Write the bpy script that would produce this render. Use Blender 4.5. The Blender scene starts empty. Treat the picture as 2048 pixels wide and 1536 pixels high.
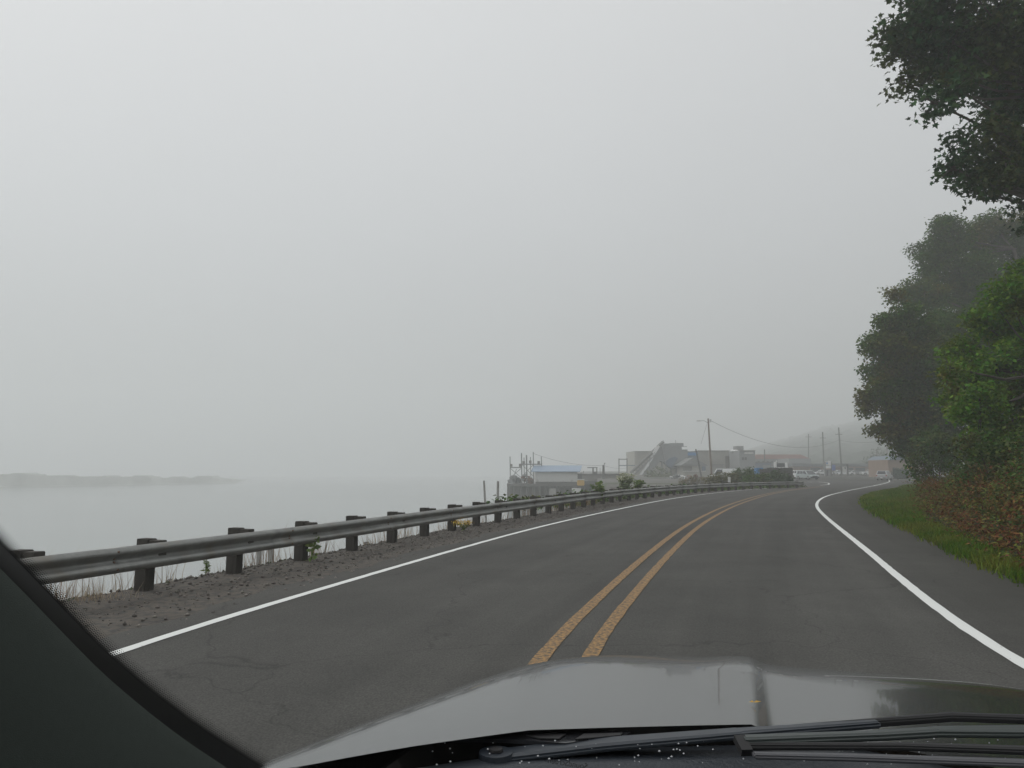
import bpy, math, random
import numpy as np
from mathutils import Vector, Matrix
rad=math.radians
random.seed(7); rng=np.random.default_rng(7)
sc=bpy.context.scene; COL=sc.collection
# ---------------- camera ----------------
FPX=1547.0; CAMH=1.60; YH=944.0; PITCH=math.atan((YH-768)/FPX)
cam=bpy.data.cameras.new('camera'); co=bpy.data.objects.new('camera',cam); COL.objects.link(co)
co.location=(0,0,CAMH); co.rotation_euler=(math.pi/2+PITCH,0,0)
cam.sensor_width=36; cam.lens=36*FPX/2048; cam.clip_start=0.05; cam.clip_end=3000
sc.camera=co
# ---------------- world: overcast sky ----------------
SUN_EL=rad(48); SUN_AZ=rad(-70)     # soft sun behind the cloud, over the water
w=bpy.data.worlds.new('World'); sc.world=w; w.use_nodes=True
nt=w.node_tree; nt.nodes.clear(); N=nt.nodes.new; L=nt.links.new
out=N('ShaderNodeOutputWorld'); bg=N('ShaderNodeBackground'); L(bg.outputs[0],out.inputs[0])
sky=N('ShaderNodeTexSky'); sky.sky_type='NISHITA'; sky.sun_disc=False
sky.sun_elevation=SUN_EL; sky.sun_rotation=SUN_AZ; sky.dust_density=6; sky.ozone_density=1
tc=N('ShaderNodeTexCoord'); sep=N('ShaderNodeSeparateXYZ'); L(tc.outputs['Generated'],sep.inputs[0])
ramp=N('ShaderNodeValToRGB'); L(sep.outputs[2],ramp.inputs[0])
e=ramp.color_ramp.elements; e[0].position=0.0; e[0].color=(.50,.52,.525,1); e[1].position=.9; e[1].color=(1,1,1,1)
m_=e.new(.3); m_.color=(.70,.72,.735,1)
nz=N('ShaderNodeTexNoise'); nz.inputs['Scale'].default_value=1.6; nz.inputs['Detail'].default_value=2
L(tc.outputs['Generated'],nz.inputs[0])
mr=N('ShaderNodeMapRange'); L(nz.outputs[0],mr.inputs[0]); mr.inputs[3].default_value=.93; mr.inputs[4].default_value=1.07
vm=N('ShaderNodeVectorMath'); vm.operation='SCALE'; L(ramp.outputs[0],vm.inputs[0]); L(mr.outputs[0],vm.inputs['Scale'])
vs=N('ShaderNodeVectorMath'); vs.operation='SCALE'; L(vm.outputs[0],vs.inputs[0]); mrx=N('ShaderNodeMapRange'); L(sep.outputs[0],mrx.inputs[0]); mrx.inputs[1].default_value=-1; mrx.inputs[3].default_value=8.7; mrx.inputs[4].default_value=7.2; L(mrx.outputs[0],vs.inputs['Scale'])
hs=N('ShaderNodeHueSaturation'); hs.inputs['Saturation'].default_value=.25; L(sky.outputs[0],hs.inputs['Color'])
mx=N('ShaderNodeMix'); mx.data_type='RGBA'; mx.inputs[0].default_value=.85; L(hs.outputs[0],mx.inputs[6]); L(vs.outputs[0],mx.inputs[7])
L(mx.outputs[2],bg.inputs[0]); bg.inputs[1].default_value=.12
sl=bpy.data.lights.new('sun','SUN'); sl.energy=.7; sl.angle=rad(25); sl.color=(1,.97,.93)
so=bpy.data.objects.new('sun',sl); COL.objects.link(so)
sd=Vector((math.sin(SUN_AZ)*math.cos(SUN_EL),math.cos(SUN_AZ)*math.cos(SUN_EL),math.sin(SUN_EL)))
so.rotation_euler=sd.to_track_quat('Z','Y').to_euler(); so.location=(0,0,60)
sc.view_settings.view_transform='Standard'; sc.view_settings.look='None'; sc.view_settings.exposure=0; sc.view_settings.gamma=1

sc.render.engine='CYCLES'; sc.cycles.volume_bounces=6; sc.cycles.max_bounces=12; sc.cycles.diffuse_bounces=4; sc.cycles.transparent_max_bounces=8
# ---------------- helpers ----------------
def ray(x,y):
    u=(x-1024)/FPX; v=(768-y)/FPX; c,s=math.cos(PITCH),math.sin(PITCH)
    return Vector((u,c-v*s,s+v*c))
def at(x,y,z=0.0):
    d=ray(x,y); return Vector((0,0,CAMH))+d*((z-CAMH)/d.z)
def dp(x,y,Y):
    d=ray(x,y); return Vector((0,0,CAMH))+d*(Y/d.y)
def gh(Y): return max(0.0,min(Y,420)-125)*0.0065

def tag(o,label=None,cat=None,group=None,kind=None):
    if label: o['label']=label
    if cat: o['category']=cat
    if group: o['group']=group
    if kind: o['kind']=kind
    return o
def thing(name,label,cat,loc=(0,0,0),rotz=0,group=None):
    o=bpy.data.objects.new(name,None); COL.objects.link(o); o.location=loc; o.rotation_euler=(0,0,rotz)
    o.empty_display_size=.2
    return tag(o,label,cat,group)
def link(name,me,parent=None,local=False):
    o=bpy.data.objects.new(name,me); COL.objects.link(o)
    if parent is not None:
        o.parent=parent
        if not local:           # vertices were given in world space
            r=parent
            while r.parent: r=r.parent
            M=Matrix.Translation(r.location)@r.rotation_euler.to_matrix().to_4x4()
            me.transform(M.inverted())
    return o
class MB:
    def __init__(s): s.v=[]; s.f=[]
    def add(s,vs,fs):
        n=len(s.v); s.v+= [tuple(p) for p in vs]; s.f+=[tuple(i+n for i in f) for f in fs]; return s
    def box(s,x0,x1,y0,y1,z0,z1,M=None):
        vs=[(x,y,z) for z in (z0,z1) for y in (y0,y1) for x in (x0,x1)]
        if M is not None: vs=[M@Vector(p) for p in vs]
        return s.add(vs,[(0,2,3,1),(4,5,7,6),(0,1,5,4),(2,6,7,3),(0,4,6,2),(1,3,7,5)])
    def tube(s,p0,p1,r0,r1=None,n=8):
        r1=r0 if r1 is None else r1; p0=Vector(p0); p1=Vector(p1); d=(p1-p0)
        if d.length<1e-6: return s
        q=d.to_track_quat('Z','Y'); vs=[]
        for p,r in ((p0,r0),(p1,r1)):
            for i in range(n):
                a=2*math.pi*i/n; vs.append(p+q@Vector((r*math.cos(a),r*math.sin(a),0)))
        fs=[(i,(i+1)%n,n+(i+1)%n,n+i) for i in range(n)]+[tuple(range(n-1,-1,-1)),tuple(range(n,2*n))]
        return s.add(vs,fs)
    def path(s,pts,rs,n=7):
        for i in range(len(pts)-1): s.tube(pts[i],pts[i+1],rs[i],rs[i+1],n)
        return s
    def bar(s,p0,p1,w,h,w1=None,h1=None):      # rectangular bar, w sideways, h upwards
        w1=w if w1 is None else w1; h1=h if h1 is None else h1
        p0=Vector(p0);p1=Vector(p1); d=(p1-p0).normalized(); up=Vector((0,0,1))
        if abs(d.z)>.95: up=Vector((0,1,0))
        sd_=d.cross(up).normalized(); up=sd_.cross(d).normalized(); vs=[]
        for p,a,b in ((p0,w,h),(p1,w1,h1)):
            vs+=[p+sd_*(sx*a/2)+up*(sz*b/2) for sx,sz in ((-1,-1),(1,-1),(1,1),(-1,1))]
        return s.add(vs,[(0,3,2,1),(4,5,6,7),(0,1,5,4),(1,2,6,5),(2,3,7,6),(3,0,4,7)])
    def prism(s,poly,a,b,axis='y',M=None):      # polygon in the plane across the axis, from a to b
        n=len(poly); vs=[]
        for t in (a,b):
            for (p,q) in poly:
                v={'y':(p,t,q),'x':(t,p,q),'z':(p,q,t)}[axis]; vs.append(M@Vector(v) if M is not None else v)
        return s.add(vs,[tuple(range(n)),tuple(range(2*n-1,n-1,-1))]+[(i,n+i,n+(i+1)%n,(i+1)%n) for i in range(n)])
    def build(s,name,m,parent=None,local=False,smooth=False,bevel=0,M=None):
        me=bpy.data.meshes.new(name); vs=s.v if M is None else [tuple(M@Vector(p)) for p in s.v]
        me.from_pydata(vs,[],s.f); me.validate(); me.update()
        import bmesh
        bm=bmesh.new(); bm.from_mesh(me); bmesh.ops.recalc_face_normals(bm,faces=bm.faces)
        if bevel:
            bmesh.ops.bevel(bm,geom=[e for e in bm.edges if e.is_manifold and e.calc_face_angle(0)>.5],offset=bevel,segments=2,affect='EDGES',clamp_overlap=True)
        bm.to_mesh(me); bm.free()
        if smooth: me.polygons.foreach_set('use_smooth',[True]*len(me.polygons))
        me.materials.append(m); return link(name,me,parent,local)
def each(mb,name,m,parent):
    """every 8-or-more-vertex piece added to the builder becomes an object of its own"""
    par=list(range(len(mb.v)))
    def fd(i):
        while par[i]!=i: par[i]=par[par[i]]; i=par[i]
        return i
    for f in mb.f:
        for q in f[1:]: par[fd(q)]=fd(f[0])
    grp={}
    for f in mb.f: grp.setdefault(fd(f[0]),[]).append(f)
    for k,fs in grp.items():
        ids=sorted({i for f in fs for i in f}); mp={a:b for b,a in enumerate(ids)}; b=MB(); b.add([mb.v[i] for i in ids],[tuple(mp[i] for i in f) for f in fs]); o=b.build(name,m,parent)
    return o
def npmesh(name,V,F,m,parent=None,local=False,smooth=False):
    """V (n,3), F (m,k) constant face size"""
    V=np.asarray(V,dtype=np.float32); F=np.asarray(F,dtype=np.int32); k=F.shape[1]
    me=bpy.data.meshes.new(name); me.vertices.add(len(V)); me.vertices.foreach_set('co',V.ravel())
    me.loops.add(F.size); me.loops.foreach_set('vertex_index',F.ravel())
    me.polygons.add(len(F)); me.polygons.foreach_set('loop_start',np.arange(0,F.size,k,dtype=np.int32))
    me.update(calc_edges=True)
    if smooth: me.polygons.foreach_set('use_smooth',[True]*len(F))
    me.materials.append(m); return link(name,me,parent,local)
# ---- materials
def mat(name,col,rough=.8,metal=0,var=0,vscale=3,bump=0,bscale=30,spec=.5,coat=0,island=0,col2=None,c2scale=1.,c2lo=.45,c2hi=.6,coord='Object',trans=0,aniso=None):
    m=bpy.data.materials.new(name); m.use_nodes=True; nt=m.node_tree; b=nt.nodes['Principled BSDF']
    N=nt.nodes.new; L=nt.links.new
    b.inputs['Roughness'].default_value=rough; b.inputs['Metallic'].default_value=metal
    b.inputs['Specular IOR Level'].default_value=spec; b.inputs['Coat Weight'].default_value=coat; b.inputs['Coat Roughness'].default_value=.03
    t=N('ShaderNodeTexCoord'); cs=t.outputs[coord]
    if aniso:
        mp=N('ShaderNodeMapping'); L(cs,mp.inputs[0]); mp.inputs['Scale'].default_value=aniso; cs=mp.outputs[0]
    rgb=N('ShaderNodeRGB'); rgb.outputs[0].default_value=(*col,1); cur=rgb.outputs[0]
    if col2:
        n=N('ShaderNodeTexNoise'); L(cs,n.inputs[0]); n.inputs['Scale'].default_value=c2scale; n.inputs['Detail'].default_value=6
        r=N('ShaderNodeMapRange'); L(n.outputs[0],r.inputs[0]); r.inputs[1].default_value=c2lo; r.inputs[2].default_value=c2hi
        x=N('ShaderNodeMix'); x.data_type='RGBA'; L(r.outputs[0],x.inputs[0]); L(cur,x.inputs[6]); x.inputs[7].default_value=(*col2,1); cur=x.outputs[2]
    if var:
        n=N('ShaderNodeTexNoise'); L(cs,n.inputs[0]); n.inputs['Scale'].default_value=vscale; n.inputs['Detail'].default_value=8; n.inputs['Roughness'].default_value=.65
        r=N('ShaderNodeMapRange'); L(n.outputs[0],r.inputs[0]); r.inputs[1].default_value=.25; r.inputs[2].default_value=.75; r.inputs[3].default_value=1-var; r.inputs[4].default_value=1+var
        x=N('ShaderNodeVectorMath'); x.operation='SCALE'; L(cur,x.inputs[0]); L(r.outputs[0],x.inputs['Scale']); cur=x.outputs[0]
    if island:
        g=N('ShaderNodeNewGeometry'); h=N('ShaderNodeHueSaturation'); L(cur,h.inputs['Color'])
        r=N('ShaderNodeMapRange'); L(g.outputs['Random Per Island'],r.inputs[0]); r.inputs[3].default_value=1-island; r.inputs[4].default_value=1+island; L(r.outputs[0],h.inputs['Value'])
        wn=N('ShaderNodeTexWhiteNoise'); wn.noise_dimensions='1D'; L(g.outputs['Random Per Island'],wn.inputs['W'])
        r2=N('ShaderNodeMapRange'); L(wn.outputs[0],r2.inputs[0]); r2.inputs[3].default_value=.5-.05*min(1,island*2); r2.inputs[4].default_value=.5+.03*min(1,island*2); L(r2.outputs[0],h.inputs['Hue']); cur=h.outputs[0]
    L(cur,b.inputs['Base Color'])
    if bump:
        n=N('ShaderNodeTexNoise'); L(cs,n.inputs[0]); n.inputs['Scale'].default_value=bscale; n.inputs['Detail'].default_value=6
        bp=N('ShaderNodeBump'); bp.inputs['Strength'].default_value=bump; bp.inputs['Distance'].default_value=.02; L(n.outputs[0],bp.inputs['Height']); L(bp.outputs[0],b.inputs['Normal'])
    if trans:   # leaves let some light through
        tr=N('ShaderNodeBsdfTranslucent'); L(cur,tr.inputs[0]); ms=N('ShaderNodeMixShader'); ms.inputs[0].default_value=trans
        L(b.outputs[0],ms.inputs[1]); L(tr.outputs[0],ms.inputs[2]); L(ms.outputs[0],nt.nodes['Material Output'].inputs[0])
    return m
# ---- curves
def resample(P,step):
    P=np.asarray([list(p)[:2] for p in P],float)
    pts=[]
    for i in range(len(P)-1):
        p0=P[i-1] if i else 2*P[0]-P[1]; p1=P[i];p2=P[i+1]; p3=P[i+2] if i+2<len(P) else 2*P[-1]-P[-2]
        t0=0;t1=t0+np.linalg.norm(p1-p0)**.5;t2=t1+np.linalg.norm(p2-p1)**.5;t3=t2+np.linalg.norm(p3-p2)**.5
        for t in np.linspace(t1,t2,24,endpoint=False):
            A1=(t1-t)/(t1-t0)*p0+(t-t0)/(t1-t0)*p1;A2=(t2-t)/(t2-t1)*p1+(t-t1)/(t2-t1)*p2;A3=(t3-t)/(t3-t2)*p2+(t-t2)/(t3-t2)*p3
            B1=(t2-t)/(t2-t0)*A1+(t-t0)/(t2-t0)*A2;B2=(t3-t)/(t3-t1)*A2+(t-t1)/(t3-t1)*A3
            pts.append((t2-t)/(t2-t1)*B1+(t-t1)/(t2-t1)*B2)
    pts.append(P[-1]); pts=np.array(pts); d=np.r_[0,np.cumsum(np.linalg.norm(np.diff(pts,axis=0),axis=1))]
    s=np.arange(0,d[-1],step); return np.c_[np.interp(s,d,pts[:,0]),np.interp(s,d,pts[:,1])]
def smooth(Q,k):
    for _ in range(k):
        Q[1:-1]=.25*Q[:-2]+.5*Q[1:-1]+.25*Q[2:]
    return Q
def normals(Q):
    T=np.gradient(Q,axis=0); T/=np.linalg.norm(T,axis=1)[:,None]; return T,np.c_[T[:,1],-T[:,0]]   # right-hand normal
GH=lambda Ys: np.clip(np.clip(Ys,None,420)-125,0,None)*0.0065
def ribbon(name,Q,offs,z,m,wear=0,parent=None):
    T,Nn=normals(Q); V=[];n=len(Q)
    for o in offs: 
        oo=o+ (rng.normal(0,wear,n) if wear else 0)
        X=Q+Nn*np.reshape(oo*np.ones(n),(-1,1)); V.append(np.c_[X,GH(X[:,1])+z])
    V=np.concatenate(V); F=[]
    for j in range(len(offs)-1):
        a=np.arange(n-1)+j*n; F.append(np.c_[a,a+n,a+n+1,a+1])
    F=np.concatenate(F); o=npmesh(name,V,F,m,parent)
    me=o.data; s=np.r_[0,np.cumsum(np.linalg.norm(np.diff(Q,axis=0),axis=1))]
    uv=me.uv_layers.new(name='UVMap'); U=np.zeros((len(V),2)); 
    for j,of in enumerate(offs): U[j*n:(j+1)*n,0]=of; U[j*n:(j+1)*n,1]=s
    uv.data.foreach_set('uv',U[F.ravel()].ravel()); return o

# ---------------- materials ----------------
def asphalt_mat():
    m=mat('asphalt',(.064,.063,.058),.85,var=.26,vscale=.35,spec=.3,bump=0)
    nt=m.node_tree;N=nt.nodes.new;L=nt.links.new;b=nt.nodes['Principled BSDF']
    cur=b.inputs['Base Color'].links[0].from_socket; t=N('ShaderNodeTexCoord')
    n=N('ShaderNodeTexNoise'); L(t.outputs['Object'],n.inputs[0]); n.inputs['Scale'].default_value=70; n.inputs['Detail'].default_value=3
    r=N('ShaderNodeMapRange'); L(n.outputs[0],r.inputs[0]); r.inputs[1].default_value=.3; r.inputs[2].default_value=.75; r.inputs[3].default_value=.62; r.inputs[4].default_value=1.5
    x=N('ShaderNodeVectorMath'); x.operation='SCALE'; L(cur,x.inputs[0]); L(r.outputs[0],x.inputs['Scale'])
    # lengthwise wheel-path tone from the ribbon's own UV
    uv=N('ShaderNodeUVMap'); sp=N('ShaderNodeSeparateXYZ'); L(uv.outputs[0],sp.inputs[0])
    mp=N('ShaderNodeMapping'); L(uv.outputs[0],mp.inputs[0]); mp.inputs['Scale'].default_value=(1.3,.03,1)
    n2=N('ShaderNodeTexNoise'); L(mp.outputs[0],n2.inputs[0]); n2.inputs['Scale'].default_value=1.2; n2.inputs['Detail'].default_value=4
    r2=N('ShaderNodeMapRange'); L(n2.outputs[0],r2.inputs[0]); r2.inputs[1].default_value=.3;r2.inputs[2].default_value=.7; r2.inputs[3].default_value=.82; r2.inputs[4].default_value=1.16
    x2=N('ShaderNodeVectorMath'); x2.operation='SCALE'; L(x.outputs[0],x2.inputs[0]); L(r2.outputs[0],x2.inputs['Scale'])
    # fine cracks
    vo=N('ShaderNodeTexVoronoi'); vo.feature='DISTANCE_TO_EDGE'; vo.inputs['Scale'].default_value=.22
    n3=N('ShaderNodeTexNoise'); L(t.outputs['Object'],n3.inputs[0]); n3.inputs['Scale'].default_value=1.5; n3.inputs['Detail'].default_value=5
    ad=N('ShaderNodeVectorMath'); ad.operation='MULTIPLY_ADD'; L(n3.outputs['Color'],ad.inputs[0]); ad.inputs[1].default_value=(.9,.9,0); L(t.outputs['Object'],ad.inputs[2]); L(ad.outputs[0],vo.inputs['Vector'])
    r3=N('ShaderNodeMapRange'); L(vo.outputs['Distance'],r3.inputs[0]); r3.inputs[1].default_value=.0; r3.inputs[2].default_value=.0035; r3.inputs[3].default_value=.66; r3.inputs[4].default_value=1
    x3=N('ShaderNodeVectorMath'); x3.operation='SCALE'; L(x2.outputs[0],x3.inputs[0]); L(r3.outputs[0],x3.inputs['Scale'])
    r4=N('ShaderNodeMapRange'); L(sp.outputs[0],r4.inputs[0]); r4.inputs[1].default_value=.05; r4.inputs[2].default_value=2.6; r4.inputs[3].default_value=0; r4.inputs[4].default_value=.75  # tree shade and mossy damp, painted into the right shoulder's colour
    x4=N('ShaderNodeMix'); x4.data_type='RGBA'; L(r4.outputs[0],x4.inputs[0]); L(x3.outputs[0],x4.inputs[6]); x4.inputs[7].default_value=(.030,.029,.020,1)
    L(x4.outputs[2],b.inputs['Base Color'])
    bp=N('ShaderNodeBump'); bp.inputs['Strength'].default_value=.5; bp.inputs['Distance'].default_value=.01; L(n.outputs[0],bp.inputs['Height']); L(bp.outputs[0],b.inputs['Normal'])
    return m
def paint_mat(name,col,wearlo,wearhi,scale):
    m=bpy.data.materials.new(name); m.use_nodes=True; nt=m.node_tree;N=nt.nodes.new;L=nt.links.new;b=nt.nodes['Principled BSDF']
    b.inputs['Roughness'].default_value=.7
    uv=N('ShaderNodeUVMap'); mp=N('ShaderNodeMapping'); L(uv.outputs[0],mp.inputs[0]); mp.inputs['Scale'].default_value=scale
    n=N('ShaderNodeTexNoise'); L(mp.outputs[0],n.inputs[0]); n.inputs['Scale'].default_value=1; n.inputs['Detail'].default_value=8; n.inputs['Roughness'].default_value=.7
    r=N('ShaderNodeMapRange'); L(n.outputs[0],r.inputs[0]); r.inputs[1].default_value=wearlo; r.inputs[2].default_value=wearhi
    x=N('ShaderNodeMix'); x.data_type='RGBA'; L(r.outputs[0],x.inputs[0]); x.inputs[6].default_value=(.06,.052,.04,1); x.inputs[7].default_value=(*col,1)
    L(x.outputs[2],b.inputs['Base Color']); return m
M={}
M['asphalt']=asphalt_mat()
M['white_line']=paint_mat('white_road_paint',(.74,.76,.74),.28,.36,(14,6,1))
M['yellow_line']=paint_mat('yellow_road_paint',(.35,.20,.065),.42,.56,(22,24,1))
M['gravel']=mat('gravel',(.092,.080,.066),.95,var=.3,vscale=2,bump=.9,bscale=28,col2=(.05,.048,.045),c2scale=9,c2lo=.45,c2hi=.62)
M['stone']=mat('stone',(.13,.12,.105),.9,island=.6)
M['dirt']=mat('dirt',(.07,.06,.045),.95,var=.3,vscale=1,bump=.6,bscale=8,col2=(.05,.065,.03),c2scale=.8)
M['yard']=mat('yard_ground',(.12,.115,.105),.95,var=.25,vscale=.15,col2=(.06,.075,.035),c2scale=.05,c2lo=.5,c2hi=.6)
M['water']=mat('water',(.24,.262,.255),.16,bump=.18,bscale=1.0,spec=.5,var=.10,vscale=.03,aniso=(.35,1,1))
M['soil']=mat('slope_soil',(.03,.035,.014),1,spec=.05,var=.3,vscale=2)
M['galv']=mat('galvanised_steel',(.25,.255,.245),.38,metal=.45,var=.25,vscale=5,col2=(.17,.155,.13),c2scale=2.5,c2lo=.5,c2hi=.75,bump=.12,bscale=12)
M['post_wood']=mat('creosoted_timber',(.05,.045,.038),.9,var=.35,vscale=6,bump=.7,bscale=18,aniso=(1,1,.15))
M['pile_wood']=mat('weathered_pile',(.24,.23,.21),.9,var=.3,vscale=6,bump=.5,bscale=12)
M['pole_wood']=mat('pole_wood',(.17,.12,.09),.9,var=.2,vscale=4)
M['pole_grey']=mat('grey_pole_wood',(.13,.125,.12),.9,var=.2,vscale=4)
M['dark_wood']=mat('dark_wood',(.14,.135,.125),.9,var=.3,vscale=3)
M['wire']=mat('wire',(.03,.03,.03),.6)
M['steel_grey']=mat('grey_steel',(.22,.225,.22),.6,var=.2,vscale=3)
M['rust']=mat('rusty_steel',(.16,.10,.07),.85,var=.3,vscale=3)
M['wall_pale']=mat('pale_board_wall',(.62,.62,.60),.8,var=.06,vscale=2,col2=(.30,.29,.26),c2scale=.9,c2lo=.6,c2hi=.85)
M['wall_beige']=mat('beige_metal_wall',(.38,.37,.33),.8,var=.12,vscale=.6)
M['wall_grey']=mat('grey_metal_wall',(.27,.28,.28),.8,var=.12,vscale=.6)
M['wall_tan']=mat('tan_wall',(.36,.25,.18),.85,var=.15,vscale=.4)
M['wall_orange']=mat('orange_wall',(.27,.19,.14),.85,var=.1,vscale=.6)
M['roof_blue']=mat('blue_metal_roof',(.27,.35,.45),.45,var=.08,vscale=1)
M['roof_red']=mat('red_roof',(.36,.20,.17),.8,var=.1,vscale=1)
M['roof_dark']=mat('dark_roof',(.15,.155,.16),.8,var=.2,vscale=1)
M['blue_dark']=mat('dark_blue_wall',(.14,.18,.235),.7,var=.15,vscale=1)
M['blue']=mat('blue_plastic',(.06,.24,.50),.4)
M['white']=mat('white_paint',(.78,.78,.77),.5,var=.04)
M['yellow']=mat('yellow_plastic',(.62,.40,.10),.5)
M['sign_yellow']=mat('yellow_sign_face',(.75,.42,.03),.5)
M['black']=mat('black_rubber',(.012,.012,.013),.6)
M['dark']=mat('dark_opening',(.05,.052,.055),.6)
M['glass']=mat('car_window_glass',(.02,.025,.03),.08,spec=.7)
M['chrome']=mat('wheel_metal',(.4,.4,.4),.35,metal=.8)
M['lamp']=mat('headlamp_lens',(.6,.6,.6),.15)
M['tail']=mat('tail_lamp_lens',(.35,.02,.02),.25)
M['concrete']=mat('concrete',(.33,.32,.30),.9,var=.12,vscale=1)
M['grass']=mat('grass_blades',(.08,.16,.014),.9,spec=.1,island=.35,col2=(.15,.18,.03),c2scale=.35,c2lo=.42,c2hi=.62,trans=.2)
M['dry']=mat('dry_stalks',(.30,.22,.14),.85,island=.35)
M['bracken']=mat('dead_bracken',(.17,.085,.032),.9,spec=.1,island=.65,col2=(.13,.17,.035),c2scale=1.3,c2lo=.46,c2hi=.58,trans=.15)
M['bramble']=mat('bramble_leaves',(.050,.115,.014),.6,spec=.2,island=.5,col2=(.085,.085,.018),c2scale=.5,c2lo=.45,c2hi=.62,trans=.2)
M['leaf_maple']=mat('maple_leaves',(.026,.085,.024),.6,spec=.15,island=.45,col2=(.06,.085,.02),c2scale=.35,trans=.16)
M['leaf_bright']=mat('bright_leaves',(.095,.22,.012),.6,spec=.2,island=.4,col2=(.13,.14,.02),c2scale=.45,c2lo=.5,c2hi=.65,trans=.25)
M['leaf_mid']=mat('mid_tree_leaves',(.048,.11,.010),.8,spec=.05,island=.4,col2=(.11,.11,.016),c2scale=.16,c2lo=.5,c2hi=.62,trans=.2)
M['leaf_far']=mat('far_leaves',(.045,.065,.03),.8,island=.3,trans=.15)
M['leaf_weed']=mat('weed_leaves',(.15,.22,.06),.6,island=.35,trans=.3)
M['petal_white']=mat('cream_blossom',(.55,.55,.42),.7,island=.2)
M['petal_yellow']=mat('yellow_blossom',(.75,.52,.04),.7,island=.2)
M['bark']=mat('bark',(.075,.065,.052),.9,var=.3,vscale=4,bump=.6,bscale=10)
M['hillforest']=mat('forest_hill',(.06,.075,.055),.95,var=.35,vscale=.06)
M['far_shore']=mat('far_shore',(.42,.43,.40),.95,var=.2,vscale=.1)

# ---------------- big structure: water, land, road ----------------
WZ=-4.5
V=[];F=[]
gx=np.linspace(-660,660,45); gy=np.linspace(-380,1085,49)
V=np.array([(x,y,WZ) for y in gy for x in gx]); nx=len(gx)
F=np.array([(j*nx+i,j*nx+i+1,(j+1)*nx+i+1,(j+1)*nx+i) for j in range(len(gy)-1) for i in range(nx-1)])
tag(npmesh('water',V,F,M['water']),kind='structure')

# guardrail posts line
posts_px=[(297,1177),(467,1147),(598,1121),(695,1103.5),(777,1086),(845,1073),(902,1060),(950,1052),(991,1045),(1028,1038),(1060,1032.6),(1090,1027),(1117,1023),(1140,1018.6),(1163,1014.7),(1184,1011),(1204,1007.6),(1223,1005),(1240,1002.5)]
PL=[at(*q) for q in posts_px]
PL=[Vector((-7.6,2.5,0)),Vector((-6.5,6.6,0))]+[PL[i] for i in (0,2,4,6,8,10,12,14,16,18)]+[at(1330,991.5),at(1420,983.5),at(1500,978.5),at(1560,976.8),at(1603,975.3)]
RL=smooth(resample(PL,.25),260)
# white and yellow lines
Lw=smooth(resample([Vector((-4.2,-6,0)),Vector((-4.05,2,0))]+[at(*q) for q in [(205,1305),(500,1222),(773,1140),(1060,1059),(1240,1018),(1360,995),(1460,983),(1560,975),(1625,972)]],.25),160)
Y1=smooth(resample([Vector((-.9,-6,0)),Vector((-.55,2,0))]+[at(*q) for q in [(1050,1333),(1105,1280),(1173,1219),(1242,1155),(1310,1097),(1378,1048),(1447,1014),(1488,1000),(1520,991),(1552,984.5),(1580,980),(1640,973)]],.25),120)
Rw=smooth(resample([Vector((3.3,-6,0)),Vector((3.55,2,0))]+[at(*q) for q in [(2048,1345),(1950,1275),(1850,1200),(1780,1140),(1720,1090),(1670,1050),(1642,1025),(1633,1010),(1647,995),(1685,984),(1730,975),(1765,968),(1779,963.2),(1775,960)]],.25),120)
Ge=smooth(resample([Vector((6.2,-14,0)),Vector((6.3,2,0))]+[at(*q) for q in [(2048,1165),(1900,1095),(1800,1050),(1742,1020),(1727,1003),(1745,988),(1800,977.5),(1850,969)]]+[Vector((100,125,0))],.5),30)
rx=lambda Q,Y: np.interp(Y,Q[:,1],Q[:,0])
# land: station rows, from the break of the bank to far right
def landleft(Y):
    b=rx(RL,Y)-.32
    b=np.where(Y<2.5,-7.7+(Y-2.5)*.12,b)
    far=np.interp(Y,[30,40,50,75,110,150,200,260,420,900],[1e9,3.6,6.2,9.5,13.5,17,20,24,20,20])
    return np.minimum(b,np.where(Y<30,b,far))
Ys=np.unique(np.r_[np.arange(-80,0,8),np.arange(0,60,.35),np.arange(60,130,2),np.arange(130,1085,15)])
LL=landleft(Ys)+np.where(Ys<60,1,0)*rng.normal(0,.025,len(Ys)); fr=np.r_[0,.004,.01,.03,.06,.1,.2,.4,.7,1]
rows=[]
for k,fq in enumerate(fr): rows.append(np.c_[LL+(620-LL)*fq,Ys,GH(Ys)-.03])
bank=[np.c_[LL-o,Ys,GH(Ys)*0+z] for o,z in ((3.6,WZ-.3),(1.6,WZ+1.6),(.25,-.35))]
allr=bank+rows; n=len(Ys); V=np.concatenate(allr); V[n:2*n,2]+=rng.normal(0,.12,n)
F=np.concatenate([np.c_[np.arange(n-1)+j*n,np.arange(n-1)+(j+1)*n,np.arange(1,n)+(j+1)*n,np.arange(1,n)+j*n] for j in range(len(allr)-1)])
tag(npmesh('ground',V,F,M['yard']),kind='structure')
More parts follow.
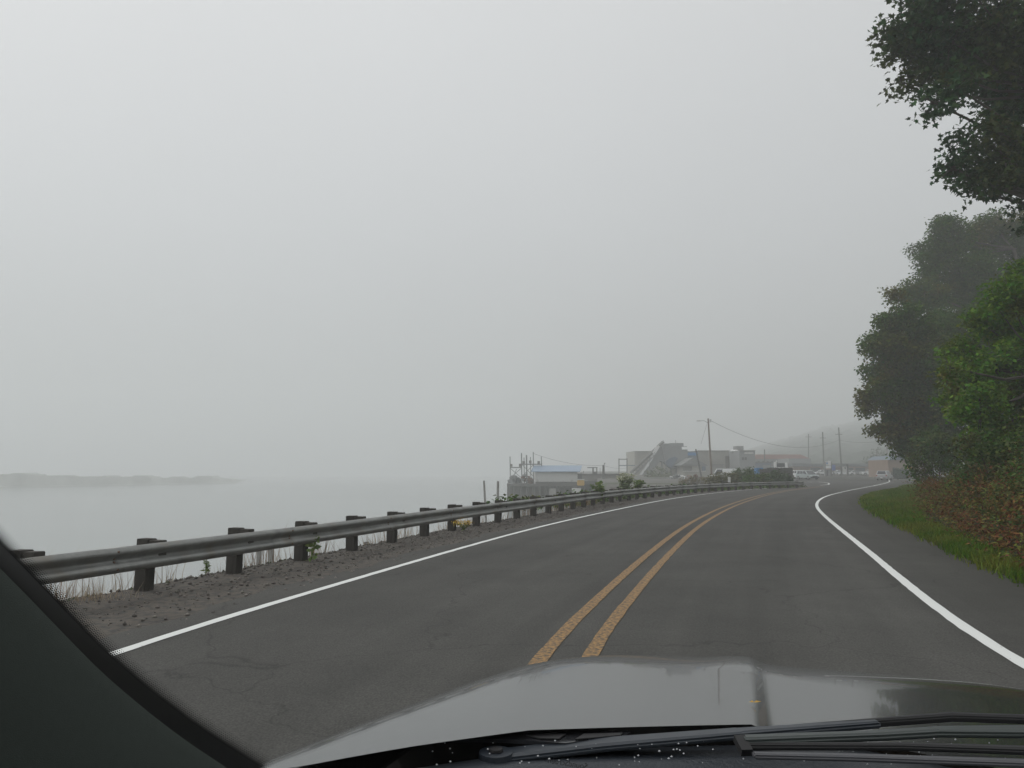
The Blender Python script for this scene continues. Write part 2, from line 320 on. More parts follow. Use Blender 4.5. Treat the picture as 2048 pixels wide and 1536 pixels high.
# gravel shoulder between bank and asphalt
def strip(name,xl,xr,Ys,z,m,cols=6,jit=0):
    rows=[]
    for t in np.linspace(0,1,cols):
        X=xl+(xr-xl)*t; rows.append(np.c_[X+(rng.normal(0,jit,len(Ys)) if jit and t in(0,1) else 0),Ys,GH(Ys)+z])
    V=np.concatenate(rows); n=len(Ys)
    F=np.concatenate([np.c_[np.arange(n-1)+j*n,np.arange(n-1)+(j+1)*n,np.arange(1,n)+(j+1)*n,np.arange(1,n)+j*n] for j in range(cols-1)])
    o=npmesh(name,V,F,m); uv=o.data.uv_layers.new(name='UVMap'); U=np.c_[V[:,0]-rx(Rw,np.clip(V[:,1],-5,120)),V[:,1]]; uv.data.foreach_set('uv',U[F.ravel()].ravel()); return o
Yr=np.arange(-14,86,.3)
tag(strip('gravel_shoulder',landleft(Yr)+.02,rx(Lw,Yr)-.1,Yr,-.012,M['gravel'],8,.05),kind='structure')
Ya=np.r_[np.arange(-14,84,.4),np.arange(84,260,3)]
xl=np.where(Ya<80,rx(Lw,np.clip(Ya,-6,85))-.62-.1*np.sin(Ya*1.3)-.06*np.sin(Ya*4.1),np.interp(Ya,[80,86,92,120,260],[rx(Lw,80)-.6,33,33,42,88]))
xr=np.where(Ya<84,rx(Ge,np.clip(Ya,-14,84))+.15,np.interp(Ya,[84,100,125,260],[rx(Ge,84)+.1,62,96,150]))
xr=np.maximum(xr,xl+1)
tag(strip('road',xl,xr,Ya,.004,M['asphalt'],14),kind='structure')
tag(ribbon('white_edge_line',Lw,(-.065,.065),.010,M['white_line'],.003),'white edge line along the guardrail side of the road',kind='structure')
tag(ribbon('white_edge_line',Rw,(-.07,.07),.010,M['white_line'],.003),'white edge line on the tree side of the road',kind='structure')
T_,N_=normals(Y1)
for o_,lb in ((0,'left yellow centre line'),(.40,'right yellow centre line')):
    Q=Y1+N_*o_; tag(ribbon('yellow_centre_line',Q,(-.068,-.03,.03,.068),.010,M['yellow_line'],.003),lb,kind='structure')
hk=smooth(resample([at(1606,964.2,.02),at(1630,963.5,.02),at(1650,965,.02),at(1658,967,.02),at(1655,969,.02),at(1640,970.5,.02)],.25),6)
tag(ribbon('white_edge_line',hk,(-.09,.09),.012,M['white_line']),'hooked white line at the side road corner',kind='structure')
sb=[]
for (x0,x1,yy,ww) in ((1722,1751,957.4,.25),(1690,1702,957.6,.2)):
    a=at(x0,yy,.13);b_=at(x1,yy,.13); sb=resample([a,b_],1.0); tag(ribbon('stop_line',sb,(-ww,ww),.014,M['white_line']),'pale painted stop line across the junction',kind='structure')
# sidewalk at the junction
a=[at(1786,961.5,.02),at(1815,961.8,.02),at(1850,962,.02)]
tag(ribbon('sidewalk',resample(a,1.5),(-1.5,1.5),.12,M['concrete']),kind='structure')

# hillside on the right
T_,NG=normals(Ge); D=np.r_[-.15,0,.4,.9,1.5,2.3,3.5,5,7,10,14,20,30,45]
def hz(d,Y):
    d=np.asarray(d,float); ex=np.interp(Y,[12,22,34,46,62],[0,.3,1.6,3.6,4.2]); dd=np.where(d>.5,.5+np.clip(d-.5-ex,0,None),d)
    return np.interp(dd,[-.2,0,.9,1.8,4,9,16,45],[-.02,.03,.10,.35,1.9,4.6,6.8,13])*np.interp(Y,[60,85],[1,.12])+np.clip(d,0,ex)*.04
rows=[]
Gs=Ge[::2]; NGs=NG[::2]
for d in D:
    X=Gs+NGs*d; z=hz(d+0*X[:,1],X[:,1])+GH(X[:,1])+(rng.normal(0,.03+.02*d,len(X)) if d>.5 else 0); rows.append(np.c_[X,z])
V=np.concatenate(rows); n=len(Gs)
F=np.concatenate([np.c_[np.arange(n-1)+j*n,np.arange(n-1)+(j+1)*n,np.arange(1,n)+(j+1)*n,np.arange(1,n)+j*n] for j in range(len(D)-1)])
tag(npmesh('hillside',V,F,M['soil'],smooth=True),kind='structure')

# forested hill far behind the town
gx=np.linspace(32,650,110); gy=np.linspace(262,1080,110)
X,Y=np.meshgrid(gx,gy); bmp=sum(np.sin(X*a+p)*np.cos(Y*b+q) for a,b,p,q in ((.11,.13,1,2),(.23,.19,0,1),(.41,.37,2,.3)))*1.4+rng.normal(0,1.6,X.shape)
sx=np.clip((X/Y-.12)/.42,0,1); sx=sx*sx*(3-2*sx)
Z=(.10*np.clip(Y-266,0,None))*sx+bmp*sx+gh(262)-2*(1-sx)
V=np.c_[X.ravel(),Y.ravel(),Z.ravel()]; nx=len(gx)
F=np.array([(j*nx+i,j*nx+i+1,(j+1)*nx+i+1,(j+1)*nx+i) for j in range(len(gy)-1) for i in range(nx-1)])
tag(npmesh('hill',V,F,M['hillforest']),kind='structure')
# far shore spit across the water
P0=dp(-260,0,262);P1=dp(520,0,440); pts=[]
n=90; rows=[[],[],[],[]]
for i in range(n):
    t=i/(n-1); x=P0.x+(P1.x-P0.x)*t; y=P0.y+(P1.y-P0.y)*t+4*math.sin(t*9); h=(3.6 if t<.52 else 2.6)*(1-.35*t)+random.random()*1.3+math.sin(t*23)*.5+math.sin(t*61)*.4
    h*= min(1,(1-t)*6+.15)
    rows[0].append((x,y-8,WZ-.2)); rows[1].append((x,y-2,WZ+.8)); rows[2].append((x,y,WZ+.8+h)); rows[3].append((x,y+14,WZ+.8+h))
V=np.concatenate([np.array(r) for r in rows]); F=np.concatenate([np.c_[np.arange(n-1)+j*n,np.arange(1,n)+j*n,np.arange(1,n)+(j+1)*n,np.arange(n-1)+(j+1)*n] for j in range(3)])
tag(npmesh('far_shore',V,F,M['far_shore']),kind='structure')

# ---------------- leaves ----------------
DIAMOND=(np.array([(0,0,0),(.32,.42,.06),(0,1,0),(-.32,.42,.06)]),[(0,1,2),(0,2,3)])
LONG=(np.array([(0,0,0),(.16,.4,.05),(0,1,-.08),(-.16,.4,.05)]),[(0,1,2),(0,2,3)])
_mp=[(0,0),(.14,.16),(.44,.10),(.34,.32),(.52,.58),(.22,.52),(0,1),(-.22,.52),(-.52,.58),(-.34,.32),(-.44,.10),(-.14,.16)]
MAPLE=(np.array([(x,y,abs(x)*.22-.1*y*y) for x,y in _mp]+[(0,.36,-.02)]),[(i,(i+1)%12,12) for i in range(12)])
def leaves(pos,size,tmpl,droop=.35,up=.5,sj=.35):
    """returns V,F for leaves at pos (n,3)"""
    n=len(pos); T,FF=tmpl; FF=np.array(FF)
    ang=rng.uniform(0,2*np.pi,n); el=rng.normal(-droop,.45,n)
    d=np.c_[np.cos(ang)*np.cos(el),np.sin(ang)*np.cos(el),np.sin(el)]
    nr=rng.normal(0,.6,(n,3))+np.array([0,0,up+.3]); nr-=np.sum(nr*d,1)[:,None]*d; nr/=np.linalg.norm(nr,axis=1)[:,None]
    sdv=np.cross(d,nr); s=(size*(1+rng.uniform(-sj,sj,n)))[:,None]
    V=pos[:,None,:]+ (T[None,:,0:1]*sdv[:,None,:]+T[None,:,1:2]*d[:,None,:]+T[None,:,2:3]*nr[:,None,:])*s[:,None,:]
    F=FF[None]+ (np.arange(n)*len(T))[:,None,None]
    return V.reshape(-1,3),F.reshape(-1,FF.shape[1])
def blob_points(blobs,dens,clump,per,shell=.55,sub=True):
    """cluster centres inside ellipsoid blobs (c,r) then leaves round each"""
    out=[]
    for c,r,yr in blobs:
        n=max(6,int(dens*r*r)); sc_=np.array([r,yr,r*.95])
        u=rng.normal(size=(n,3)); u/=np.linalg.norm(u,axis=1)[:,None]
        if sub and n>=40:      # lumpy boughs: smaller masses on the outside of each mass
            m=int(11+n**.5*.35); g=rng.normal(size=(m,3)); g/=np.linalg.norm(g,axis=1)[:,None]; sr=rng.uniform(.24,.46,m)
            gi=rng.integers(0,m,n); cc=g[gi]*(1.02-sr[gi])[:,None]; rr=sr[gi]*rng.uniform(.35,1,n)**.5
            q=cc+u*rr[:,None]*np.array([1,1,.8]); q[:n//3]=u[:n//3]*rng.uniform(.15,.8,n//3)[:,None]
            out.append(np.array(c)+q*sc_)
        else:
            rr=rng.uniform(shell**3,1,n)**(1/3); rr*=1+.08*rng.normal(size=n); out.append(np.array(c)+u*rr[:,None]*sc_)
    C=np.concatenate(out); k=len(C); per_=rng.integers(int(per*.5),int(per*1.5)+1,k)
    idx=np.repeat(np.arange(k),per_); return C,C[idx]+np.clip(rng.normal(0,1,(len(idx),3)),-1.7,1.7)*np.array([clump,clump,clump*.6])
def pblobs(lst,Y,ydepth=1.0,yj=.12,rnd=random.Random(3)):
    out=[]
    for x,y,r in lst:
        R=r*Y/FPX; YY=Y*(1+rnd.uniform(-yj,yj)*.5); out.append((tuple(dp(x,y,YY)),R,R*ydepth))
    return out
def tree(label,cat,base,blobs,lm,size,tmpl,dens,clump,per,trunk_r,bark=None,group=None,name='tree',twigs=True,shell=.45,extra=None):
    t=thing(name,label,cat,base,0,group); C,P=blob_points(blobs,dens,clump,per,shell)
    V,F=leaves(P,size,tmpl); npmesh('crown',V,F,lm,t)
    tr=MB(); b0=Vector(base); cen=Vector(np.mean([b[0] for b in blobs],axis=0)); top=Vector((b0.x*.5+cen.x*.5,b0.y*.5+cen.y*.5,cen.z))
    prev=b0-Vector((0,0,.3)); pr=trunk_r; K=5; axis=[]
    for i in range(1,K+1):
        q=b0.lerp(top,i/K)+Vector((random.uniform(-.15,.15),random.uniform(-.15,.15),0)); r=trunk_r*(1-.13*i); tr.tube(prev,q,pr,r,9); prev=q;pr=r; axis.append((q,r))
    for c,r,_ in blobs:
        q,rq=min(axis,key=lambda a:(a[0]-Vector(c)).length+ (6 if a[0].z>c[2] else 0)); e=Vector(c)
        mid=q.lerp(e,.5)+Vector((0,0,-.08*(e-q).length)); r0=max(.02,min(rq*.6,.05*(e-q).length))
        tr.path([q,mid,e],[r0,r0*.65,r0*.3],6)
        if twigs:
            for k in range(9):
                j=C[rng.integers(0,len(C))]
                u=Vector(rng.normal(size=3)).normalized()*r*.9; tr.path([e,e+u*.5+Vector((0,0,.05)),e+u],[r0*.3,r0*.18,r0*.06],4)
    tr.build('trunk',bark or M['bark'],t); return t

maple=[(1835,40,66),(1795,82,46),(1900,80,88),(1850,138,52),(1800,165,24),(1868,205,30),(1915,175,40),(1960,110,95),(2040,80,110),(2130,110,150),(2010,185,62),(2070,225,80),(1930,286,28),(1905,338,30),(1955,345,52),(2010,315,66),(2085,330,100),(1960,385,22),(2010,375,28),(2075,455,34),(2062,405,30),
 (1900,-70,130),(2080,-110,190),(2260,40,190),(2260,300,180),(1985,262,35)]
tree('dark leafy maple leaning in over the road at the top right','tree',(21.5,25,4.3),pblobs(maple,26,.9,.12),M['leaf_maple'],.19,MAPLE,52,.27,19,.32,name='maple_tree',shell=.35)
up=[(1975,468,52),(1900,478,48),(1862,520,34),(2050,480,70),(1925,560,88),(2035,580,110),(1850,585,50),(1985,440,22),(1885,452,22),(1840,500,16),(2120,520,120)]
tree('tallest tree in the row, hazy behind the maple branches','tree',(52,72,5),pblobs(up,74,1.0,.08),M['leaf_mid'],.27,DIAMOND,26,.42,36,.4,name='deciduous_tree',group='hazy trees on the slope',shell=.35)
lo=[(1800,635,46),(1768,690,40),(1830,700,75),(1905,690,90),(1772,790,46),(1850,790,88),(1925,810,100),(1812,862,46),(1870,885,52),(1995,690,105),(1742,800,22),(1790,590,18),(1742,690,16),(1815,900,22),(1765,745,36),(1790,840,30),(1735,815,16),(1760,860,16)]
tree('broad olive green tree leaning out lowest over the road bend','tree',(43,62,3.5),pblobs(lo,60,1.0,.08),M['leaf_mid'],.25,DIAMOND,32,.38,38,.35,name='deciduous_tree',group='hazy trees on the slope',shell=.35)
br=[(2015,590,52),(1968,650,52),(2060,640,85),(1925,700,46),(1990,740,85),(1922,782,44),(1962,820,58),(2080,800,100),(2045,545,34),(1990,610,26),(1900,735,26),(2150,700,120),(1990,860,60),(2080,900,90)]
tree('bright green leafy tree standing on the bank near the right edge','tree',(20,27,4.2),pblobs(br,28,.9,.12),M['leaf_bright'],.16,DIAMOND,80,.20,24,.22,name='deciduous_tree',shell=.4)

# undergrowth on the slope
def slope_pts(n,s0,s1,d0,d1,hmax,pw=1.0):
    i=rng.integers(0,len(Ge)-1,n*3); Yv=Ge[i,1]; ok=(Yv>s0)&(Yv<s1); i=i[ok][:n]; m=len(i)
    d=d0+(d1-d0)*rng.random(m)**pw; X=Ge[i]+NG[i]*d[:,None]+rng.normal(0,.15,(m,2))
    z=hz(d,X[:,1])+GH(X[:,1])
    return np.c_[X,z],d,hmax*rng.random(m)
P,d,h=slope_pts(5200,5,72,1.3,13,1.0,1.25)
ex_=np.interp(P[:,1],[12,22,34,46,62],[0,.3,1.6,3.6,4.2]); k_=d>1.3+ex_*.9+rng.random(len(d))*1.2; P=P[k_];d=d[k_];h=h[k_];ex_=ex_[k_]
hh=.3+1.5*np.clip((d-ex_-1.8)/2.5,0,1); P[:,2]+=h*hh
idx=np.repeat(np.arange(len(P)),30); Q=P[idx]+rng.normal(0,1,(len(idx),3))*np.array([.32,.32,.22])
V,F=leaves(Q,.13,DIAMOND); o=npmesh('bramble_thicket',V,F,M['bramble'])
tag(o,'dense green bramble thicket covering the slope under the trees','undergrowth',kind='stuff')
P,d,h=slope_pts(2600,5,44,.5,4.6,.85,1.2); k_=(d>.5+np.interp(P[:,1],[12,22,34,46],[0,.3,1.4,3.0]))&(rng.random(len(d))<np.interp(P[:,1],[25,44],[1,.35])); P=P[k_];d=d[k_];h=h[k_]; P[:,2]+=h*np.clip(d-.4,.3,1.2)
idx=np.repeat(np.arange(len(P)),24); Q=P[idx]+rng.normal(0,1,(len(idx),3))*np.array([.22,.22,.10])
V,F=leaves(Q,.11,LONG,droop=.1); o=npmesh('dead_bracken',V,F,M['bracken'])
tag(o,'rust brown dead bracken at the foot of the slope','undergrowth',kind='stuff')
def blades(P,h,wd,m,name,lean=.35):
    n=len(P); a=rng.uniform(0,2*np.pi,n); l=rng.normal(0,lean,(n,2))*h[:,None]; c=np.c_[np.cos(a),np.sin(a),np.zeros(n)]*np.reshape(wd*np.ones(n),(-1,1))
    top=P+np.c_[l,h]; mid=P+np.c_[l*.35,h*.6]
    V=np.stack([P-c,P+c,mid+c*.7,top,mid-c*.7],1).reshape(-1,3); b=np.arange(n)[:,None]*5
    F=np.concatenate([b+np.array([0,1,2]),b+np.array([0,2,4]),b+np.array([4,2,3])]); return npmesh(name,V,F,m)
n=70000; i=rng.integers(0,len(Ge)-1,n); Yv=Ge[i,1]; wmax=np.interp(Yv,[5,14,25,40,60,90],[.3,.45,.85,3.4,4.5,3])
d=-.12+(wmax+.1)*rng.random(n)**1.2+rng.normal(0,.05,n); X=Ge[i]+NG[i]*d[:,None]+rng.normal(0,.08,(n,2)); P=np.c_[X,hz(d,X[:,1])+GH(X[:,1])]
o=blades(P,.05+.13*rng.random(n)+.1*np.clip(d-.5,0,1),.009+.0003*X[:,1],M['grass'],'grass_verge'); tag(o,'bright green grass verge between road edge and slope','grass',kind='stuff')
# gravel stones on the left shoulder
n=5200; Yv=rng.uniform(5,46,n)**1.0; xl_=landleft(Yv); xr_=rx(Lw,Yv)-.35; t=rng.random(n)**1.7; X=xl_+(xr_-xl_)*t
R_=(.009+.022*rng.random(n)**3)*(1+Yv*.004); OCT=np.array([(1,0,0),(0,1,0),(-1,0,0),(0,-1,0),(0,0,.8),(0,0,-.8)]); OF=np.array([(0,1,4),(1,2,4),(2,3,4),(3,0,4),(1,0,5),(2,1,5),(3,2,5),(0,3,5)])
V=(np.c_[X,Yv,R_*.3-.01][:,None,:]+OCT[None]*R_[:,None,None]*rng.uniform(.6,1.5,(n,6,1))).reshape(-1,3); F=(OF[None]+np.arange(n)[:,None,None]*6).reshape(-1,3)
tag(npmesh('gravel_stones',V,F,M['stone']),'loose gravel stones scattered on the left shoulder','gravel',kind='stuff')
# dark rough edge of the shoulder
n=1500; Yv=rng.uniform(5,50,n); X=landleft(Yv)+rng.normal(.04,.07,n); R_=.012+.035*rng.random(n)**2
V=(np.c_[X,Yv,R_*.1-.03][:,None,:]+OCT[None]*R_[:,None,None]*rng.uniform(.6,1.5,(n,6,1))).reshape(-1,3); F=(OF[None]+np.arange(n)[:,None,None]*6).reshape(-1,3)
tag(npmesh('crumbled_edge',V,F,M['dirt']),'dark crumbled edge of earth and stones under the guardrail','earth',kind='stuff')
# dry stalks behind the rail
n=2600; Yv=5+42*rng.random(n)**1.8; X=landleft(Yv)-rng.uniform(.03,.5,n); P=np.c_[X,Yv,-.35-(landleft(Yv)-X)*.9]
cl=.5+.5*np.sin(Yv*2.1)*np.sin(Yv*.77+1)
o=blades(P,(.5+.75*rng.random(n))*(.45+.7*cl),.004+.0002*Yv,M['dry'],'dry_grass',.2); tag(o,'thin dry grass stalks on the bank behind the guardrail','grass',kind='stuff')

# ---------------- guardrail ----------------
gr=thing('guardrail','long weathered steel guardrail on dark timber posts beside the water','guardrail',(float(RL[30,0]),float(RL[30,1]),0))
T_,NR=normals(RL); s=np.r_[0,np.cumsum(np.linalg.norm(np.diff(RL,axis=0),axis=1))]
d0=min(range(len(RL)),key=lambda i:(RL[i,0]-PL[2].x)**2+(RL[i,1]-PL[2].y)**2); s0=s[d0]
step=(s[min(range(len(RL)),key=lambda i:(RL[i,0]-at(1240,1002.5).x)**2+(RL[i,1]-at(1240,1002.5).y)**2)]-s0)/18
pm=MB(); pm.box(-.085,.085,-.10,.10,-.9,.70); pmo=pm.build('post',M['post_wood'],gr,local=True,bevel=.008)
bmb=MB(); bmb.box(-.075,.075,.103,.29,.36,.685); bmo=bmb.build('offset_block',M['post_wood'],pmo,local=True,bevel=.008)
firstp=True; ks=range(-4,int((s[-1]-s0)/step)+1)
for k in ks:
    sv=s0+k*step
    if sv<0: continue
    x=np.interp(sv,s,RL[:,0]); y=np.interp(sv,s,RL[:,1]); i=int(np.searchsorted(s,sv)); i=min(i,len(RL)-1); nn=NR[i]
    if firstp: po,bo=pmo,bmo; firstp=False
    else:
        po=pmo.copy(); COL.objects.link(po); po.parent=gr; bo=bmo.copy(); COL.objects.link(bo); bo.parent=po
    po.location=Vector((x,y,gh(y)+random.uniform(-.015,.012)))-gr.location; po.rotation_euler=(random.uniform(-.015,.015),random.uniform(-.015,.015),math.atan2(nn[1],nn[0])-math.pi/2+random.uniform(-.05,.05))
# W-beam profile: (towards road, height)
prof=[(p,z+.06) for p,z in [(.02,.268),(.028,.262),(.040,.275),(.078,.305),(.083,.33),(.078,.352),(.030,.385),(.006,.412),(.002,.425),(.006,.438),(.030,.465),(.078,.498),(.083,.52),(.078,.545),(.040,.575),(.028,.588),(.02,.582)]]
seglen=step*2; nseg=int(s[-1]/seglen)
for g in range(nseg+1):
    a=s0-step*4.5+g*seglen; b=a+seglen+.16; a=max(a,.01); b=min(b,s[-1]-.01)
    if b-a<.3: continue
    sv=np.linspace(a,b,max(3,int((b-a)/.5))); x=np.interp(sv,s,RL[:,0]); y=np.interp(sv,s,RL[:,1]); nx_=np.interp(sv,s,NR[:,0]); ny_=np.interp(sv,s,NR[:,1])
    V=[]; 
    for j in range(len(sv)):
        lift=.004 if sv[j]>b-.2 else 0
        for th in (0,-.006):
            for p,z in prof: V.append((x[j]+nx_[j]*(.285+p+th+lift),y[j]+ny_[j]*(.285+p+th+lift),gh(y[j])+z))
    m=len(prof); F=[]
    for j in range(len(sv)-1):
        for i in range(m-1):
            F.append((j*2*m+i,(j+1)*2*m+i,(j+1)*2*m+i+1,j*2*m+i+1)); F.append((j*2*m+m+i,j*2*m+m+i+1,(j+1)*2*m+m+i+1,(j+1)*2*m+m+i))
        for i in (0,m-1): F.append((j*2*m+i,j*2*m+m+i,(j+1)*2*m+m+i,(j+1)*2*m+i))
    for jj in (0,len(sv)-1):
        for i in range(m-1): F.append((jj*2*m+i,jj*2*m+i+1,jj*2*m+m+i+1,jj*2*m+m+i))
    bo=npmesh('rail_beam',V,F,M['galv'],gr)
    if b<s0+28:
        for q in (b-.06,):
            xx=np.interp(q,s,RL[:,0]);yy=np.interp(q,s,RL[:,1]);n0=np.interp(q,s,NR[:,0]);n1=np.interp(q,s,NR[:,1])
            for z,pp in ((.375,.08),(.465,.015),(.505,.015),(.595,.08)):
                p=Vector((xx+n0*(.285+pp),yy+n1*(.285+pp),z)); MB().tube(p,p+Vector((n0,n1,0))*.02,.014,.012,8).build('bolt',M['rust'],bo)
# ---------------- plants by the rail ----------------
def plant(label,x,y,Y,hgt,wd,n,lm,size,cat='weed',name='leafy_weed',flow=None,nf=0,grp=None,zb=-.4,tm=LONG,stems=5):
    b=dp(x,y,Y); base=Vector((b.x,b.y,b.z)); t=thing(name,label,cat,base,0,grp)
    st=MB(); tips=[]
    for k in range(stems):
        tip=base+Vector((random.uniform(-wd,wd),random.uniform(-wd,wd),hgt*random.uniform(.75,1))); mid=base.lerp(tip,.5)+Vector((random.uniform(-.03,.03),0,.03)); st.path([base,mid,tip],[.010,.007,.003],5); tips.append((base,tip))
    st.build('stem',M['leaf_weed'],t)
    k=rng.integers(0,stems,n); q=rng.random(n)**.7; B=np.array([list(tips[i][0].lerp(tips[i][1],float(u))) for i,u in zip(k,q)])+rng.normal(0,1,(n,3))*np.array([wd*.15,wd*.15,.02])
    V,F=leaves(B,size,tm,droop=0); npmesh('leaves',V,F,lm,t)
    if flow:
        k=rng.integers(0,stems,nf); B=np.array([list(tips[i][1]) for i in k])+rng.normal(0,1,(nf,3))*np.array([wd*.25,wd*.25,.03]); V,F=leaves(B,size*.45,DIAMOND,up=1); npmesh('blossom',V,F,flow,t)
    return t
plant('tall narrow leafy weed under the rail near the left end',411,1180,12.9,.62,.03,110,M['leaf_weed'],.075,stems=2)
n_=330; cx,cy=-5.35,10.1; P_=np.c_[cx+rng.normal(0,.22,n_),cy+rng.normal(0,.18,n_),np.full(n_,-.25)]
o=blades(P_,.2+.30*rng.random(n_),.003,mat('straw_stalks',(.45,.36,.24),.85,island=.3),'dry_grass_tuft',.3); tag(o,'pale tan tuft of dry grass at the near left end of the guardrail','grass tuft')
plant('yellow blossoming ragwort behind the guardrail post',928,1060,21.6,.26,.24,60,M['leaf_weed'],.08,'flower','ragwort',M['petal_yellow'],420,stems=14)
plant('broad leaved weed poking out beside the fourth post',622,1120,14.2,.42,.16,26,M['leaf_weed'],.12,tm=DIAMOND,stems=3)
plant('tall knotweed with cream blossom above the guardrail',1253,992,44,1.25,.45,420,mat('knotweed_leaves',(.26,.32,.16),.7,island=.3,trans=.3),.17,'shrub','knotweed',M['petal_white'],700,tm=DIAMOND,stems=16)
plant('small green sapling just left of the cream knotweed',1198,1000,38,.9,.35,220,M['leaf_weed'],.16,'shrub','sapling',tm=DIAMOND,stems=7)
plant('low green weed clump right of the cream knotweed',1275,985,48,.8,.45,300,M['leaf_weed'],.18,'shrub','sapling',tm=DIAMOND,stems=8)
def bush(label,blobs,Y,lm,size,dens=60,per=16,clump=.2,grp=None,name='shrub',cat='shrub'):
    B=pblobs(blobs,Y,.9,.03); x=sum(b[0][0] for b in B)/len(B); y=sum(b[0][1] for b in B)/len(B); base=(x,y,gh(y))
    t=thing(name,label,cat,base,0,grp); C,P=blob_points(B,dens,clump,per,.3); P[:,2]=np.maximum(P[:,2],gh(y)+.02); V,F=leaves(P,size,DIAMOND); npmesh('foliage',V,F,lm,t)
    st=MB()
    for c,r,_ in B:
        st.path([Vector(base),Vector(base).lerp(Vector(c),.5),Vector(c)],[.05,.035,.015],5)
    st.build('stem',M['bark'],t); return t
bush('dense dark thicket where the slope meets the road bend',[(1842,932,26),(1850,962,20),(1885,905,42),(1838,905,20),(1905,950,38),(1860,880,30),(1930,900,40),(1832,950,12)],46,M['bramble'],.17,dens=45,per=22,clump=.2,name='thicket')
bush('leafy shrub leaning from the slope under the bright green tree',[(1960,900,40),(1990,940,45),(2040,900,55),(2060,960,50),(1940,960,35),(2000,1000,30)],26,M['bramble'],.13,dens=75,per=22,clump=.17,name='thicket')
# low growth right behind the rail
P=[];n=5200; Yv=rng.uniform(33,84,n); u=rng.random(n); X=rx(RL,Yv)-.5-u*3.0; hh=rng.random(n)*(.35+.25*np.sin(Yv*.6))
V,F=leaves(np.c_[X,Yv,hh+.02],.22,DIAMOND); tag(npmesh('roadside_weeds',V,F,M['bramble']),'low green and brown weeds behind the far guardrail','weeds',kind='stuff')
GB='shrubs behind the far guardrail'
bush('olive shrub beside the white marker stake',[(1445,958,18),(1465,958,14),(1425,962,13)],86,mat('olive_leaves',(.13,.13,.045),.7,island=.3,trans=.2),.2,grp=GB)
bush('pale green tallest shrub with feathery top behind the rail',[(1480,950,17),(1493,955,18),(1470,956,12),(1500,945,10)],88,mat('pale_shrub_leaves',(.075,.12,.04),.7,island=.3,trans=.2),.2,grp=GB)
bush('dark green shrub in the middle of the hedge behind the rail',[(1508,960,15),(1525,958,14),(1495,964,12)],84,M['bramble'],.2,grp=GB)
bush('green shrub in front of the dark board fence',[(1540,956,13),(1556,953,13),(1570,957,11),(1580,961,10),(1530,960,9)],86,mat('hedge_leaves',(.05,.095,.03),.7,island=.4,trans=.2),.2,grp=GB)
bush('small weedy shrub at the far end of the guardrail',[(1598,971,6),(1606,973,5),(1590,970,5)],84,mat('end_leaves',(.09,.12,.03),.7,island=.3,trans=.2),.14,grp=GB,dens=60,clump=.12)
bush('dry yellowish brush left of the utility pole foot',[(1385,962,9),(1405,963,9),(1365,964,8)],105,mat('straw_leaves',(.17,.15,.07),.8,island=.3),.2,grp=GB)
t=thing('marker_stake','white marker stake standing behind the guardrail','stake',tuple(at(1459,977)))
b=dp(1459,977,74); MB().box(b.x-.12,b.x+.12,73.95,74.05,gh(74),dp(1459,954,74).z).build('stake',M['white'],t,bevel=.02)

# ---------------- pilings in the water ----------------
def piling(label,x,ytop,Y,wpx,lean=0,grp='old timber pilings in the water'):
    p=dp(x,ytop,Y); t=thing('piling',label,'piling',(p.x,p.y,WZ),0,grp); r=wpx*Y/FPX/2
    q=Vector((p.x+lean,p.y,WZ-1)); m=p.lerp(q,.5); MB().path([q,m,p],[r*1.1,r*1.03,r*.95],10).build('shaft',M['pile_wood'],t,smooth=False)
    MB().tube(p,p+Vector((0,0,.04)),r*.9,r*.7,10).build('cap',M['dark_wood'],t)
piling('slim tall piling, left of the pair rising above the rail',968,962,88,4.2,.35)
piling('tall piling with a dark streak, right of the pair above the rail',996,963,88,5.2,-.05)
piling('left of two pilings seen under the rail beside a post',519,1085,47,10.5)
piling('right of two pilings seen under the rail beside a post',542,1083,46,12,.12)
piling('short square topped piling stub near the left end',340,1160,36,12)
piling('rounded piling stub low behind the rail',733,1085,40,12)
piling('smaller rounded piling stub left of its neighbour',712,1092,40,9)

# ---------------- harbour ----------------
def pbox(mb,x0,x1,y0,y1,Y,th):
    a=dp(x0,y1,Y); b=dp(x1,y0,Y); mb.box(a.x,b.x,Y,Y+th,a.z,b.z); return mb
def P3(x,y,Y): return dp(x,y,Y)
YD=150
# wharf
wf=thing('wharf','grey timber wharf on piles under the white shed','wharf',tuple(dp(1090,1000,YD)))
pbox(MB(),1014,1172,968,973,YD-1,22).build('deck',M['dark_wood'],wf)
pbox(MB(),1018,1170,973.2,1012,YD+2,18).build('bulkhead',M['pile_wood'],wf)
for i,x in enumerate(np.linspace(1016,1168,13)):
    p=dp(x,973.1,YD-.6); MB().tube((p.x,p.y,WZ-1),(p.x,p.y,p.z),.2,.18,8).build('pile',M['dark_wood'],wf)
pbox(MB(),1144,1162,976,986,YD-1.4,.2).build('sign_board',M['white'],wf)
pbox(MB(),1098,1112,977,990,YD-1.4,.2).build('fender_panel',M['concrete'],wf)
